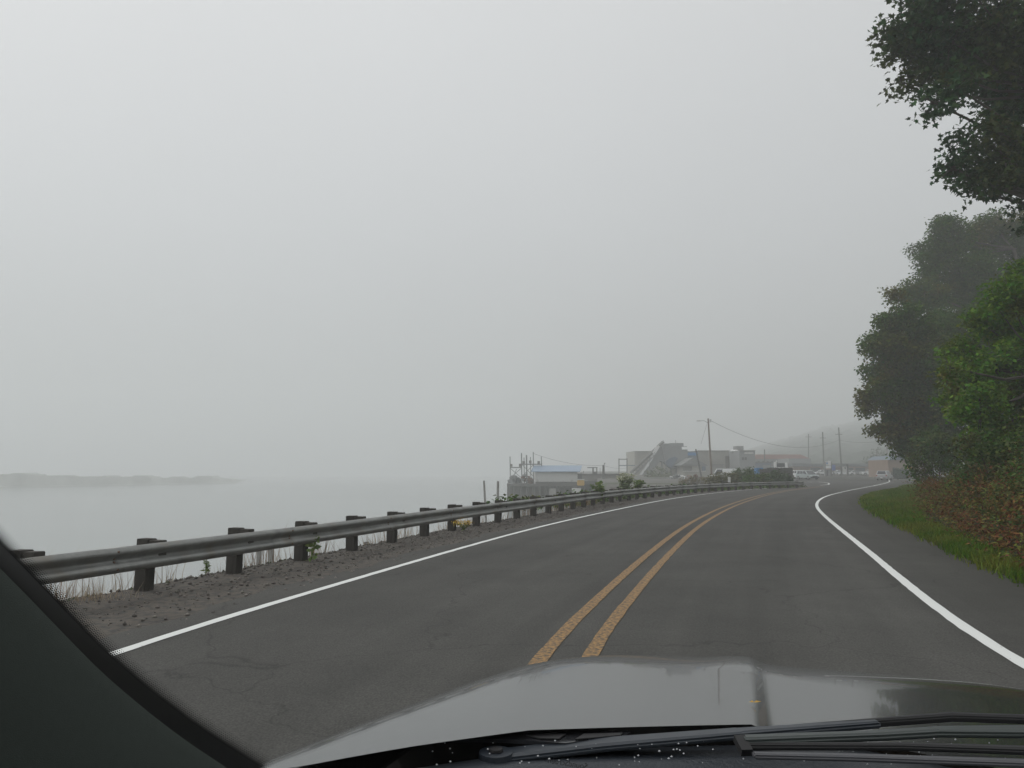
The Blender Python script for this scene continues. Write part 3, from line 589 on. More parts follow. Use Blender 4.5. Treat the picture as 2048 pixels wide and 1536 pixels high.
# shed
sh=thing('boat_shed','white board shed with a blue metal roof on the wharf','shed',tuple(dp(1106,968,YD)))
zt=dp(0,968,YD).z; zw=dp(0,943,YD).z; xa=dp(1067,0,YD).x; xb=dp(1146,0,YD).x
MB().box(xa,xb,YD,YD+4.5,zt,zw).build('wall',M['wall_pale'],sh)
MB().prism([(YD,zw),(YD+4.5,zw),(YD+2.25,zw+1.0)],xb-.05,xb,'x').build('gable',M['wall_pale'],sh)
MB().box(xb+.003,xb+.9,YD+.6,YD+4.2,zt,zw-.4).build('side_lean',M['dark_wood'],sh)
ov=.7; z0=zw+.02; zr=dp(0,932,YD+2.25).z
mb=MB(); mb.add([(xa-ov,YD-.6,z0-.1),(xb+.45,YD-.6,z0-.1),(xb+1.1,YD+2.3,zr),(xa+.1-.3,YD+2.3,zr),(xa-ov,YD-.6,z0),(xb+.45,YD-.6,z0),(xb+1.1,YD+2.3,zr+.1),(xa+.1-.3,YD+2.3,zr+.1)],[(0,3,2,1),(4,5,6,7),(0,1,5,4),(1,2,6,5),(2,3,7,6),(3,0,4,7)])
mb.add([(xa-.2,YD+2.303,zr),(xb+1.1,YD+2.303,zr),(xb+.45,YD+5,z0-.1),(xa-ov,YD+5,z0-.1),(xa-.2,YD+2.303,zr+.1),(xb+1.1,YD+2.303,zr+.1),(xb+.45,YD+5,z0),(xa-ov,YD+5,z0)],[(0,3,2,1),(4,5,6,7),(0,1,5,4),(1,2,6,5),(2,3,7,6),(3,0,4,7)])
mb.build('roof',M['roof_blue'],sh)
mb=MB()
for x in np.linspace(xa+.3,xb-.3,14): mb.box(x-.02,x+.02,YD-.03,YD-.003,zt+.3,zw-.1)
each(mb,'board_batten',M['wall_pale'],sh)
MB().box(xa+.02,xb-.02,YD-.06,YD-.032,zt,zt+.42).build('skirt_board',M['dark_wood'],sh)
# net frame
nf=thing('hoist_frame','spindly steel mast frame with cross braces on the wharf end','frame',tuple(dp(1050,968,152)))
mb=MB
def seg(m,a,b,r): m.tube(P3(*a),P3(*b),r,r,6)
for x,yt,yb,r in ((1020,913,968,.10),(1043,906,968,.12),(1048,915,968,.09),(1053,910,968,.16),(1061,914,968,.08),(1066.5,904,968,.10),(1082.5,913,934,.10)):
    m_=MB(); seg(m_,(x,yt,152),(x+.8,yb,152),r); m_.build('mast',M['steel_grey'],nf)
m_=MB(); seg(m_,(1020,935,152),(1043,935,152),.12); seg(m_,(1038,928.5,152),(1083,928.5,152),.12); each(m_,'crossbar',M['steel_grey'],nf)
m_=MB(); 
for a,b in (((1021,937,152),(1042,955,152)),((1021,955,152),(1042,937,152)),((1045,930,152),(1066,952,152)),((1045,952,152),(1066,930,152)),((1027,955,152),(1033,938,152))): seg(m_,a,b,.06)
each(m_,'brace',M['steel_grey'],nf)
m_=MB()
for x,y in ((1022,932),(1040,932),(1047,926),(1060,925),(1077,926)): pbox(m_,x-2,x+3,y-4,y+1.5,151.8,.6)
each(m_,'float_bundle',M['pile_wood'],nf)
# gear on the dock
def heap(label,x0,x1,y0,y1,Y,m,name='gear_pile',cat='gear'):
    b=dp((x0+x1)/2,y1,Y); t=thing(name,label,cat,tuple(b)); g=MB(); h=MB()
    for k in range(26):
        x=random.uniform(x0,x1); f_=1-abs((x-(x0+x1)/2)/((x1-x0)/2))**2*.6; y=y1-(y1-y0)*f_*random.random()**.6; s_=random.uniform(.15,.45); p=dp(x,y,Y+random.uniform(-.5,.5))
        Mx=Matrix.Translation(p)@Matrix.Rotation(random.random()*3,4,'Z')@Matrix.Rotation(random.uniform(-.4,.4),4,'X'); (g if k%3 else h).box(-s_,s_,-s_*.7,s_*.7,-s_*.6,s_*.5,Mx)
    each(g,'crate',m,t); each(h,'bundle',M['wall_grey'],t)
heap('grey heap of fishing gear at the seaward end of the wharf',1018,1040,952,967,151,M['steel_grey'])
heap('brownish stacked crates and gear beside the white shed',1042,1062,950,967,151,M['rust'])
heap('pale clutter of bags and drums in the gravel yard',1342,1368,950,957,160,M['white'],'yard_clutter','clutter')
heap('brown scrap pile beneath the leaning grey pole',1374,1400,950,960,140,M['rust'],'scrap_pile','scrap')
tt=thing('tote','yellow plastic tote standing right of the white shed','tote',tuple(dp(1162,972,146)))
pbox(MB(),1155,1169,960,971.5,146,1.1).build('bin',M['yellow'],tt,bevel=.12); pbox(MB(),1154.4,1169.6,958.5,959.9,145.9,1.3).build('lid',M['wall_pale'],tt,bevel=.03)
# lower wharf to the right
w2=thing('wharf','dark low wharf with rail boards right of the yellow tote','wharf',tuple(dp(1200,985,160)))
pbox(MB(),1158,1272,962,968,160,20).build('deck',M['dark_wood'],w2); pbox(MB(),1160,1270,968.2,1002,162,16).build('bulkhead',M['dark_wood'],w2)
pbox(MB(),1176,1240,957,961.9,160.5,.2).build('railing',M['pile_wood'],w2)
bt=thing('workboat','low dark workboat with a small open wheelhouse behind the wharf','boat',tuple(dp(1200,962,170)))
a=[dp(1158,949.5,170),dp(1246,948.5,170),dp(1238,960,170),dp(1162,962,170)]
MB().prism([(p.x,p.z) for p in a],170,174.5).build('hull',M['pile_wood'],bt,bevel=.1)
a=[dp(1157,948,169.9),dp(1247,947,169.9),dp(1246,949.6,169.9),dp(1158,950.6,169.9)]
MB().prism([(p.x,p.z) for p in a],169.8,174.7).build('gunwale',M['dark_wood'],bt)
m_=MB(); pbox(m_,1185,1186.6,936,948,171,.2);pbox(m_,1192.8,1194.6,936,948,171,.2);pbox(m_,1186.6,1192.8,943.5,948,171,.15);pbox(m_,1186.6,1187.4,936,948,173,.2);pbox(m_,1193.4,1194.2,936,948,173,.2); each(m_,'wheelhouse_post',M['dark_wood'],bt)
pbox(MB(),1177,1195,934.4,935.9,170.6,2.8).build('roof',M['roof_dark'],bt)
m_=MB(); seg(m_,(1167,942,171),(1166,949,171),.09);seg(m_,(1158,950,171),(1164,945,171),.09);seg(m_,(1200,936,171),(1200.5,948,171),.05); each(m_,'mast',M['steel_grey'],bt)
# short power poles
def pole(label,x,yt,yb,Y,r,m,lean=0,name='utility_pole',cat='pole',arms=(),grp=None,lamp=None,xb=None):
    xb=x if xb is None else xb; top=dp(x,yt,Y); bot=dp(xb,yb,Y); t=thing(name,label,cat,tuple(bot),0,grp)
    MB().tube(bot-Vector((0,0,.5)),top,r*1.15,r*.8,10).build('pole',m,t)
    for (dy,hw) in arms:
        p=dp(x,yt+dy,Y); MB().bar(p+Vector((-hw,-.15,0)),p+Vector((hw,-.15,0)),.12,.12).build('crossarm',m,t)
        ins=MB()
        for q in (-.85,-.3,.3,.85): ins.tube(p+Vector((q*hw,-.15,.06)),p+Vector((q*hw,-.15,.26)),.05,.04,6)
        each(ins,'insulator',M['concrete'],t)
    return t
t=pole('dark stubby dock pole standing behind the workboat',1207,930,962,158,.28,M['dark_wood'],arms=()); m_=MB(); p=dp(1208,929,158); m_.tube(p,p+Vector((.25,0,.35)),.12,.08,6); m_.build('lamp',M['steel_grey'],t)
hf=thing('pole_frame','faint H shaped pair of poles with a top beam','pole frame',tuple(dp(1246,958,195)))
for x in (1238,1254): m_=MB(); seg(m_,(x,917,195),(x,958,195),.13); m_.build('pole',M['pole_grey'],hf)
m_=MB(); seg(m_,(1237,918.5,195),(1255,918.5,195),.12); m_.build('beam',M['pole_grey'],hf)
m_=MB(); seg(m_,(1237,931,195),(1270,931,195),.12); m_.build('side_beam',M['blue_dark'],hf)
up_=thing('utility_pole','tall brown utility pole with a street lamp arm','utility pole',tuple(dp(1423.5,962,150)))
MB().path([dp(1423.8,964,150),dp(1420,900,150),dp(1416.3,837,150)],[.20,.17,.14],10).build('pole',M['pole_wood'],up_)
p=dp(1416.6,843,150); q=dp(1399,842,150); m_=MB(); m_.path([p+Vector((0,0,-.3)),p.lerp(q,.5)+Vector((0,0,.12)),q],[.05,.045,.04],6); la=m_.build('lamp_arm',M['steel_grey'],up_)
MB().bar(q+Vector((-.55,0,.02)),q+Vector((.25,0,.02)),.28,.12,.2,.14).build('lamp_head',M['concrete'],up_,bevel=.03)
m_=MB()
for k in range(3): p=dp(1419,840+k*2.2,150); m_.tube(p,p+Vector((.35,0,.12)),.06,.06,6)
each(m_,'insulator',M['concrete'],up_)
m_=MB(); seg(m_,(1413.6,848,150),(1402,888,150),.018); m_.build('guy_wire',M['wire'],up_)
pole('leaning thin grey pole left of the utility pole',1391.5,898,955,158,.17,M['pole_grey'],xb=1404)
pole('tall dark pole left of its taller neighbour by the station',1645.2,864,952,236,.21,M['dark_wood'],xb=1648.5,arms=((12,.9),))
pole('tallest dark pole over the junction signs',1677.3,855,953,226,.22,M['dark_wood'],xb=1684,arms=((14,1.0),))
pole('very faint distant pole behind the parked cars',1617,868,950,300,.2,M['pole_grey'],arms=((6,1.2),))
pole('faint pole in front of the red roofed building',1529,899,947,255,.22,M['pole_grey'])
pole('thin dark pole behind the white pickup',1753.5,898,950,212,.13,M['dark_wood'])
pole('pale thick pole beside the orange walled building',1773,880,953,185,.22,M['concrete'],xb=1777)
def wire(label,pts,r=.03,sag=1.0):
    m_=MB(); n=16
    for a,b,sg in pts:
        A=P3(*a);B=P3(*b); prev=A
        for k in range(1,n+1):
            t=k/n; q=A.lerp(B,t)-Vector((0,0,4*sg*t*(1-t))); m_.tube(prev,q,r,r,5); prev=q
    o=m_.build('power_line',M['wire']); tag(o,label,'wire')
wire('long power line sagging from the utility pole toward the trees',[((1419,840,150),(1677.5,880,226),3.6),((1677.5,880,226),(1773,881,185),.6)],.032)
wire('thin faint line from the dock masts to the dock pole',[((1067,907,152),(1207,931,158),.7),((1207,931,158),(1270,932,195),.6)],.022)

# ---------------- gravel plant and warehouses ----------------
Yb=222
wa=thing('warehouse','long beige warehouse behind the gravel conveyor','warehouse',tuple(dp(1320,958,Yb)))
pbox(MB(),1270,1376,903.5,962,Yb,16).build('wall',M['wall_beige'],wa); pbox(MB(),1269,1377,902,903.3,Yb-.3,16.6).build('roof_edge',M['concrete'],wa)
m_=MB()
for x in np.linspace(1276,1370,18): pbox(m_,x-.25,x+.25,904,961,Yb-.12,.1)
each(m_,'wall_rib',M['wall_beige'],wa)
cv=thing('gravel_conveyor','long sloping gravel conveyor rising to the right','conveyor',tuple(dp(1268,948,204)))
A=P3(1262,945,204);B=P3(1326,884,206)
MB().bar(A,B,1.5,.35).build('belt',M['dark_wood'],cv)
for sgn in (-.8,.8):
    m_=MB(); off=Vector((0,sgn,0)); m_.bar(A+off+Vector((0,0,.35)),B+off+Vector((0,0,.35)),.12,.12); m_.bar(A+off+Vector((.4,0,-1.0)),B+off+Vector((.4,0,-1.0)),.12,.12)
    K=12
    for k in range(K):
        p=A.lerp(B,k/K)+off; q=A.lerp(B,(k+1)/K)+off; m_.bar(p+Vector((0,0,.35)),q+Vector((.4,0,-1.0)),.08,.08)
    m_.build('truss',M['steel_grey'],cv)
m_=MB(); seg(m_,(1322,890,205),(1336,950,205),.16); seg(m_,(1300,912,204),(1300,950,204),.14); each(m_,'support_leg',M['steel_grey'],cv)
m_=MB(); m_.bar(P3(1318,892,203.9),P3(1310,905,203.6),.1,.6); m_.bar(P3(1314,893,203.9),P3(1306,906,203.6),.1,.4); each(m_,'cover_sheet',M['white'],cv)
hp=thing('gravel_screen','blocky grey hopper and screening tower beside the conveyor','gravel screen',tuple(dp(1350,952,208)))
pl=[dp(x,y,208) for x,y in ((1318,896),(1328,887),(1362,887),(1364,899),(1375,899),(1376,914),(1362,925),(1352,938),(1345,936),(1332,925),(1320,922),(1300,950),(1284,950),(1300,928))]
MB().prism([(p.x,p.z) for p in pl],208,213).build('hopper',M['wall_grey'],hp)
pl=[dp(x,y,207.6) for x,y in ((1328,926),(1338,917),(1350,913),(1356,917),(1344,936),(1338,934))]
MB().prism([(p.x,p.z) for p in pl],207.6,207.95).build('chute_mouth',M['blue_dark'],hp)
for x in (1324,1342,1353,1366):
    m_=MB(); seg(m_,(x,915,209),(x,953,209),.22); m_.build('leg',M['steel_grey'],hp)
pbox(MB(),1341,1367,886,893,209,3).build('top_housing',M['wall_grey'],hp)
m_=MB(); seg(m_,(1351,880,209),(1351,887,209),.06); seg(m_,(1346,893,207.8),(1374,893,207.8),.07); each(m_,'handrail',M['steel_grey'],hp)
# green growth and dark yard wall before it
bush('weedy green mound in front of the gravel screen',[(1315,948,16),(1300,952,12),(1330,953,12)],190,mat('mound_leaves',(.10,.12,.05),.8,island=.3),.45,dens=7,clump=.5)
dw=thing('retaining_wall','long low dark wall in front of the gravel yard','wall',tuple(dp(1320,962,165)))
pbox(MB(),1272,1372,957,966,165,1).build('wall',M['dark_wood'],dw); pbox(MB(),1272,1372,955.8,956.9,164.9,1.2).build('coping',M['wall_grey'],dw)
db=thing('workshop','small gabled grey workshop beneath a dark blue wall','workshop',tuple(dp(1390,956,200)))
pbox(MB(),1367,1413,929,958,200,8).build('wall',M['wall_beige'],db)
pl=[dp(x,y,199.6) for x,y in ((1362,930),(1376,920),(1384,916),(1395,919),(1414,930),(1412,931.2),(1390,922),(1366,932))]
pl=[dp(x,y,199.6) for x,y in ((1361,931),(1386,915),(1416,931),(1412,931.5),(1366,931.5))]
MB().prism([(p.x,p.z) for p in pl],199.5,208.5).build('roof',M['steel_grey'],db)
pbox(MB(),1366,1384,932.5,941.5,199.7,.2).build('window',M['dark_wood'],db)
pbox(MB(),1404,1411,932.5,941.5,199.7,.2).build('door',M['blue_dark'],db)
pbox(MB(),1366,1412,941.8,942.7,199.5,.4).build('canopy_edge',M['white'],db)
bb=thing('blue_building','dark blue upper building behind the gabled workshop','building',tuple(dp(1383,930,212)))
pbox(MB(),1374,1396,903,960,212,6).build('wall',M['blue_dark'],bb); pbox(MB(),1376,1395,905,911,211.8,.15).build('sign_band',M['blue'],bb)
mb_=thing('warehouse','big beige warehouse with a roller door and brown opening','warehouse',tuple(dp(1440,958,216)))
pbox(MB(),1396.3,1480,902,962,216,18).build('wall',M['wall_beige'],mb_); pbox(MB(),1395.8,1481,900.7,901.8,215.7,18.5).build('roof_edge',M['concrete'],mb_)
pbox(MB(),1424.5,1446,930,950,215.8,.15).build('roller_door',M['concrete'],mb_); pbox(MB(),1423,1447.5,928.8,929.9,215.6,.35).build('door_lintel',M['steel_grey'],mb_)
pbox(MB(),1452,1470,913,936,215.75,.2).build('opening',mat('brown_boards',(.13,.10,.05),.9,var=.4,vscale=2),mb_)
m_=MB()
for x in (1452,1456,1461,1466,1470): pbox(m_,x-.5,x+.5,912.6,936.5,215.6,.12)
pbox(m_,1451.5,1470.6,911.8,912.9,215.55,.2); each(m_,'frame_bar',M['dark_wood'],mb_)
m_=MB()
for x in np.linspace(1400,1448,12): pbox(m_,x-.25,x+.25,903,928,215.9,.08)
each(m_,'wall_rib',M['wall_beige'],mb_)
tk=thing('storage_tank','pale upright tank with a white domed cap','tank',tuple(dp(1475,950,212)))
p=dp(1474.5,950,212); pt=dp(1474.5,903,212); r=5*212/FPX
MB().tube((p.x,p.y,p.z-1),(p.x,p.y,pt.z),r,r,20).build('shell',M['white'],tk,smooth=False)
m_=MB(); c=dp(1469,902.8,212); rr=9.5*212/FPX
m_.tube((c.x,c.y,c.z),(c.x,c.y,c.z+.2),rr,rr,20); m_.tube((c.x,c.y,c.z+.201),(c.x,c.y,c.z+.42),rr*.9,rr*.45,20); m_.build('dome',M['white'],tk)
gb=thing('office_building','grey flat roofed building with a pale sign strip','building',tuple(dp(1495,955,206)))
pbox(MB(),1480.3,1510,901.5,960,206,12).build('wall',M['wall_grey'],gb); pbox(MB(),1480,1511,900.6,901.4,205.7,12.6).build('roof_edge',M['concrete'],gb)
pbox(MB(),1489,1507,904.5,907.5,205.8,.12).build('sign_strip',M['wall_pale'],gb)
for x in (1484,1489.5): f_=pbox(MB(),x,x+4,914.5,920,205.85,.1).build('window',M['dark'],gb)
ru=pbox(MB(),1473,1487,892,900.5,212,3).build('roof_unit',M['steel_grey'],gb)
rd=thing('long_building','long faint building with a red roof','building',tuple(dp(1560,950,262)))
pbox(MB(),1508,1618,918,955,262,14).build('wall',M['wall_grey'],rd)
pl=[dp(x,y,262) for x,y in ((1506,918),(1512,909),(1600,909),(1620,918))]; MB().prism([(p.x,p.z) for p in pl],261.4,277).build('roof',M['roof_red'],rd)
m_=MB()
for x in range(1516,1612,9): pbox(m_,x,x+3,922,930,261.85,.1)
each(m_,'window',M['dark'],rd)
bs=thing('shop_building','dull blue fronted building behind the dark board fence','building',tuple(dp(1530,950,226)))
pbox(MB(),1510.5,1552,926,955,226,10).build('wall',M['blue_dark'],bs); pbox(MB(),1512,1556,923.5,925.9,225.6,11).build('roof',M['roof_dark'],bs); pbox(MB(),1526,1540,930,940,225.8,.15).build('window',M['wall_grey'],bs)
st=thing('store_building','very long low tan store under a flat grey roof','store',tuple(dp(1690,950,246)))
pbox(MB(),1588,1776,933,957,246,18).build('wall',M['wall_tan'],st); pbox(MB(),1584,1779,927,932.8,244.6,20).build('roof',M['roof_dark'],st)
for x0,x1 in ((1601,1618),(1664,1684),(1788,1789)):
    if x1<1780: pbox(MB(),x0,x1,935,948,245.8,.15).build('shop_front',M['wall_orange'],st)
for x0,x1 in ((1622,1640),(1690,1706),(1712,1730)):
    pbox(MB(),x0,x1,936,948,245.8,.15).build('window',M['dark'],st)
pbox(MB(),1578,1622,917,926.8,250,10).build('upper_storey',M['wall_grey'],st)
ob=thing('orange_building','orange walled building with a blue grey roof beside the trees','building',tuple(dp(1800,955,178)))
pbox(MB(),1778,1860,919.5,960,178,10).build('wall',M['wall_orange'],ob)
pl=[dp(x,y,178) for x,y in ((1776,920),(1790,911),(1850,911),(1862,920))]; MB().prism([(p.x,p.z) for p in pl],177.4,189).build('roof',mat('blue_grey_roof',(.15,.19,.23),.7),ob)
pbox(MB(),1786,1790,935,947,177.85,.1).build('window',M['dark'],ob)
# fence, booth, barrel
fe=thing('board_fence','dark upright board fence behind the shrubs','fence',tuple(dp(1555,958,108)))
m_=MB()
for x in np.arange(1521,1586,2.05): pbox(m_,x-.9,x+.9,935.5+random.uniform(-.6,.6)+(2 if x<1535 else 0),966,108,.05)
m_.build('boards',M['dark_wood'],fe); m_=MB(); pbox(m_,1520,1586,938.6,939.8,108.06,.1);pbox(m_,1520,1586,955,956.2,108.06,.1); each(m_,'rail',M['dark_wood'],fe)
bo=thing('booth','small white gabled booth with a dark roof panel','booth',tuple(dp(1562,955,118)))
m_=MB()
pbox(m_,1549.5,1553,923.5,950,118,.25);pbox(m_,1572,1575,925,950,118,.25);pbox(m_,1556,1557.6,936,956,117.6,.12);pbox(m_,1571,1572.5,936,956,117.6,.12); each(m_,'post',M['white'],bo)
pl=[dp(x,y,118.1) for x,y in ((1553.3,934),(1556,926.3),(1570,926.3),(1571.7,934))]; MB().prism([(p.x,p.z) for p in pl],118.3,121).build('roof_panel',M['roof_dark'],bo)
pbox(MB(),1555,1577,934.2,936,117.4,.5).build('beam',M['white'],bo); pbox(MB(),1553.3,1571.7,936.2,956,119,2).build('back_wall',M['wall_grey'],bo)
m_=MB(); p=dp(1553,922.6,118); m_.tube(p-Vector((0,0,.08)),p+Vector((0,0,.12)),.13,.08,8); m_.build('finial',M['white'],bo)
ba=thing('blue_container','bright blue container standing above the hedge','container',tuple(dp(1520,955,112)))
pbox(MB(),1513,1526.5,938,962,112,1.2).build('body',M['blue'],ba,bevel=.08); pbox(MB(),1512.5,1527,935.8,937.9,111.9,1.4).build('lid',M['blue'],ba,bevel=.05)
wb=thing('white_cabinet','small white cabinet left of the blue container','cabinet',tuple(dp(1507,955,113)))
pbox(MB(),1504,1511,935.5,940.5,113,.8).build('box',M['white'],wb,bevel=.05); pbox(MB(),1507,1508,940.6,964,113.3,.1).build('post',M['pole_wood'],wb)
# signs
def letters(txt,c,h,m,parent,w_=None):
    cu=bpy.data.curves.new('txt','FONT'); cu.body=txt; cu.size=h; cu.align_x='CENTER'; cu.align_y='CENTER'; cu.extrude=.01
    o=bpy.data.objects.new('txt',cu); COL.objects.link(o); dg=bpy.context.evaluated_depsgraph_get(); me=bpy.data.meshes.new_from_object(o.evaluated_get(dg)); bpy.data.objects.remove(o)
    return me
ss=thing('price_sign','tall white and blue station sign over a dark kiosk','sign',tuple(dp(1657,952,200)))
m_=MB(); pbox(m_,1650.6,1651.8,924,953,200,.2);pbox(m_,1662,1663,924,953,200,.2); each(m_,'post',M['dark_wood'],ss)
pbox(MB(),1652,1656.3,922,931,199.8,.25).build('panel',M['wall_pale'],ss); pbox(MB(),1656.8,1661.5,921.5,931,199.8,.25).build('panel',M['white'],ss); pbox(MB(),1652,1661.5,931.8,936.8,199.8,.25).build('panel',M['white'],ss)
pbox(MB(),1653,1655.4,925,928,199.7,.08).build('emblem',M['blue'],ss)
pbox(MB(),1652,1661.8,939,952,200.5,1.2).build('kiosk',M['wall_grey'],ss); pbox(MB(),1653.6,1656,940.5,951.5,200.38,.1).build('door',M['dark'],ss)
s2=thing('blue_sign','plain blue round edged sign right of the station sign','sign',tuple(dp(1667,952,200)))
pbox(MB(),1663.6,1671,929.5,941,200.6,.2).build('panel',mat('blue_sign_face',(.13,.2,.5),.5),s2,bevel=.25); pbox(MB(),1667,1667.8,941.2,953,200.6,.15).build('post',M['steel_grey'],s2)
s3=thing('notice_board','white notice panel between two dark posts','sign',tuple(dp(1690,952,196)))
pbox(MB(),1682.6,1684.4,932,953,196,.25).build('post',M['dark_wood'],s3); pbox(MB(),1694.6,1696.6,928,953,196,.25).build('post',M['dark_wood'],s3)
pbox(MB(),1684.8,1694.2,933,945,196.05,.15).build('panel',M['wall_pale'],s3); pbox(MB(),1689.5,1691,934,938,195.95,.08).build('mark',M['dark'],s3)
s4=thing('warning_sign','orange yellow sign panel poking out from the hedge','sign',tuple(dp(1818,955,130)))
MB().add([dp(1811,932,130),dp(1817,938,130),dp(1827,940,130),dp(1829,936,130),dp(1820,933,130),dp(1811,932,130.2),dp(1817,938,130.2),dp(1827,940,130.2),dp(1829,936,130.2),dp(1820,933,130.2)],[(0,1,2,3,4),(9,8,7,6,5)]+[(i,5+i,5+(i+1)%5,(i+1)%5) for i in range(5)]).build('panel',M['sign_yellow'],s4); pbox(MB(),1819,1820,940.2,962,130.1,.08).build('post',M['steel_grey'],s4)
# distant planting
bush('round clipped dark green bush before the orange building',[(1801,944,15),(1793,950,9),(1812,948,12),(1803,952,13)],150,mat('clipped_bush',(.035,.07,.045),.8,island=.25),.22,dens=60,per=18,clump=.2,name='round_bush',cat='bush')
tree('dim rounded tree behind the white pickup','tree',tuple(dp(1755,948,262)),pblobs([(1748,920,14),(1763,918,14),(1755,907,9),(1742,930,10),(1768,930,10)],262,.9,.03),M['leaf_far'],.55,DIAMOND,5,.7,12,.3,name='deciduous_tree',twigs=False)
tree('small pointed conifer behind the orange building roof','tree',tuple(dp(1801,950,195)),pblobs([(1801,930,7),(1801,921,5),(1801,914,3)],195,.9,.03),M['leaf_far'],.35,DIAMOND,14,.3,12,.2,name='conifer',twigs=False)

# ---------------- vehicles ----------------
def arch(cx,r,z,n=7): return [(cx+r*math.cos(a),z+r*math.sin(a)) for a in np.linspace(math.pi,0,n)]
def vehicle(label,cat,loc,head,kind,paint,name='parked_car',grp='vehicles around the junction'):
    Ld,Wd,Hd={'suv':(4.6,1.85,1.72),'pickup':(5.6,1.95,1.85),'hatch':(4.1,1.75,1.5),'sedan':(4.6,1.8,1.42),'minivan':(4.9,1.95,1.72),'van':(5.4,2.0,2.1)}[kind]
    t=thing(name,label,cat,loc,head,grp); wr=.34 if kind!='pickup' else .39; h=Ld/2; fx=h-.85; rx_=-h+.85; zb=.28; belt={'suv':1.05,'pickup':1.1,'hatch':.93,'sedan':.92,'minivan':1.0,'van':1.1}[kind]
    hood={'suv':1.0,'pickup':1.12,'hatch':.88,'sedan':.86,'minivan':.95,'van':1.0}[kind]
    body=[(-h,zb+.1),(-h,belt-.1),(-h+.08,belt)]+[(h-1.45,belt),(h-1.1,hood),(h-.18,hood-.1),(h,hood-.28),(h,zb+.05),(h-.1,zb)]
    low=[p for p in reversed(arch(fx,wr+.06,wr))]+[p for p in reversed(arch(rx_,wr+.06,wr))]
    low=[(x,max(z,zb)) for x,z in low]
    poly=body+low+[(-h+.1,zb)]
    b=MB(); b.prism([(-x if False else x,z) for x,z in poly],-Wd/2,Wd/2,'x'); 
    # prism with axis x: polygon (y,z)
    b.build('body',paint,t,local=True,bevel=.03)
    ca={'suv':(-h+.1,-h+.35,h-1.95,h-1.35),'pickup':(-.75,-.6,h-2.3,h-1.7),'hatch':(-h+.12,-h+.6,h-1.9,h-1.15),'sedan':(-h+.7,-h+1.35,h-2.0,h-1.3),'minivan':(-h+.08,-h+.3,h-1.9,h-.95),'van':(-h+.05,-h+.12,h-1.6,h-1.0)}[kind]
    if kind=='pickup': ca=(-h+.15,-h+.35,h-2.45,h-1.75)
    y0,y1,y2,y3=ca; wi=Wd/2-.03; wt=Wd/2-.22
    def gh_(z0,z1,m,nm,ins=0.0):
        f0=(z0-belt)/(Hd-belt); f1=(z1-belt)/(Hd-belt); q=[]
        for f,z in ((f0,z0),(f1,z1)):
            w_=wi+(wt-wi)*f+ins; a=y0+(y1-y0)*f-ins; c=y3+(y2-y3)*f+ins; q+=[(-w_,a,z),(w_,a,z),(w_,c,z),(-w_,c,z)]
        return MB().add(q,[(0,3,2,1),(4,5,6,7),(0,1,5,4),(1,2,6,5),(2,3,7,6),(3,0,4,7)]).build(nm,m,t,local=True,bevel=.015)
    gh_(belt+.002,Hd,paint,'cabin'); dz=Hd-belt
    # glass panes on each side, proud of the cabin
    def q3(fy,f,side):
        w_=wi+(wt-wi)*f+.006; a=y0+(y1-y0)*f; c=y3+(y2-y3)*f; y=a+(c-a)*fy; return Vector((side*w_,y,belt+dz*f))
    f0,f1=.12,.86
    for side in (-1,1):
        spans=((.08,.33),(.37,.62),(.66,.93)) if kind in('suv','minivan','pickup') else ((.08,.47),(.52,.92))
        if kind=='van': spans=((.7,.95),)
        for a_,b_ in spans:
            q=[q3(a_,f0,side),q3(b_,f0,side),q3(b_,f1,side),q3(a_,f1,side)]; g=MB().add(q+[p-Vector((side*.02,0,0)) for p in q],[(0,1,2,3),(7,6,5,4),(0,4,5,1),(1,5,6,2),(2,6,7,3),(3,7,4,0)]); g.build('side_window',M['glass'],t,local=True)
    for nm,fn in (('windscreen',lambda f,x:Vector((x*(wi+(wt-wi)*f-.1),y3+(y2-y3)*f+.008,belt+dz*f))),('rear_window',lambda f,x:Vector((x*(wi+(wt-wi)*f-.14),y0+(y1-y0)*f-.008,belt+dz*f)))):
        q=[fn(.08,-1),fn(.08,1),fn(.88,1),fn(.88,-1)]; s_=-1 if nm=='windscreen' else 1
        MB().add(q+[p+Vector((0,s_*.02,0)) for p in q],[(0,1,2,3),(7,6,5,4),(0,4,5,1),(1,5,6,2),(2,6,7,3),(3,7,4,0)]).build(nm,M['glass'],t,local=True)
    for y in (fx,rx_):
        for sx_ in (-1,1):
            x=sx_*(Wd/2-.13); w_=MB().tube((x-.11,y,wr),(x+.11,y,wr),wr,wr,18).build('wheel',M['black'],t,local=True)
            MB().tube((x+sx_*.112,y,wr),(x+sx_*.125,y,wr),wr*.62,wr*.58,12).build('rim',M['chrome'],w_,local=True)
    for sx_ in (-1,1):
        x=sx_*(Wd/2-.26); MB().box(x-.18,x+.18,h-.02,h+.02,hood-.36,hood-.2).build('headlight',M['lamp'],t,local=True,bevel=.01)
        x=sx_*(Wd/2-.14); MB().box(x-.1,x+.1,-h-.02,-h+.02,belt-.32,belt-.05).build('tail_light',M['tail'],t,local=True,bevel=.01)
        x=sx_*(Wd/2+.1); MB().box(x-.09,x+.09,y3-.35,y3-.2,belt,belt+.16).build('mirror',M['black'],t,local=True,bevel=.03)
    MB().box(-.5,.5,h-.015,h+.03,hood-.42,hood-.22).build('grille',M['dark'],t,local=True,bevel=.01)
    MB().box(-Wd/2+.05,Wd/2-.05,h-.03,h+.06,zb,zb+.26).build('front_bumper',M['dark'] if kind!='van' else M['steel_grey'],t,local=True,bevel=.03)
    MB().box(-Wd/2+.05,Wd/2-.05,-h-.08,-h+.02,zb+.02,zb+.26).build('rear_bumper',M['steel_grey'],t,local=True,bevel=.03)
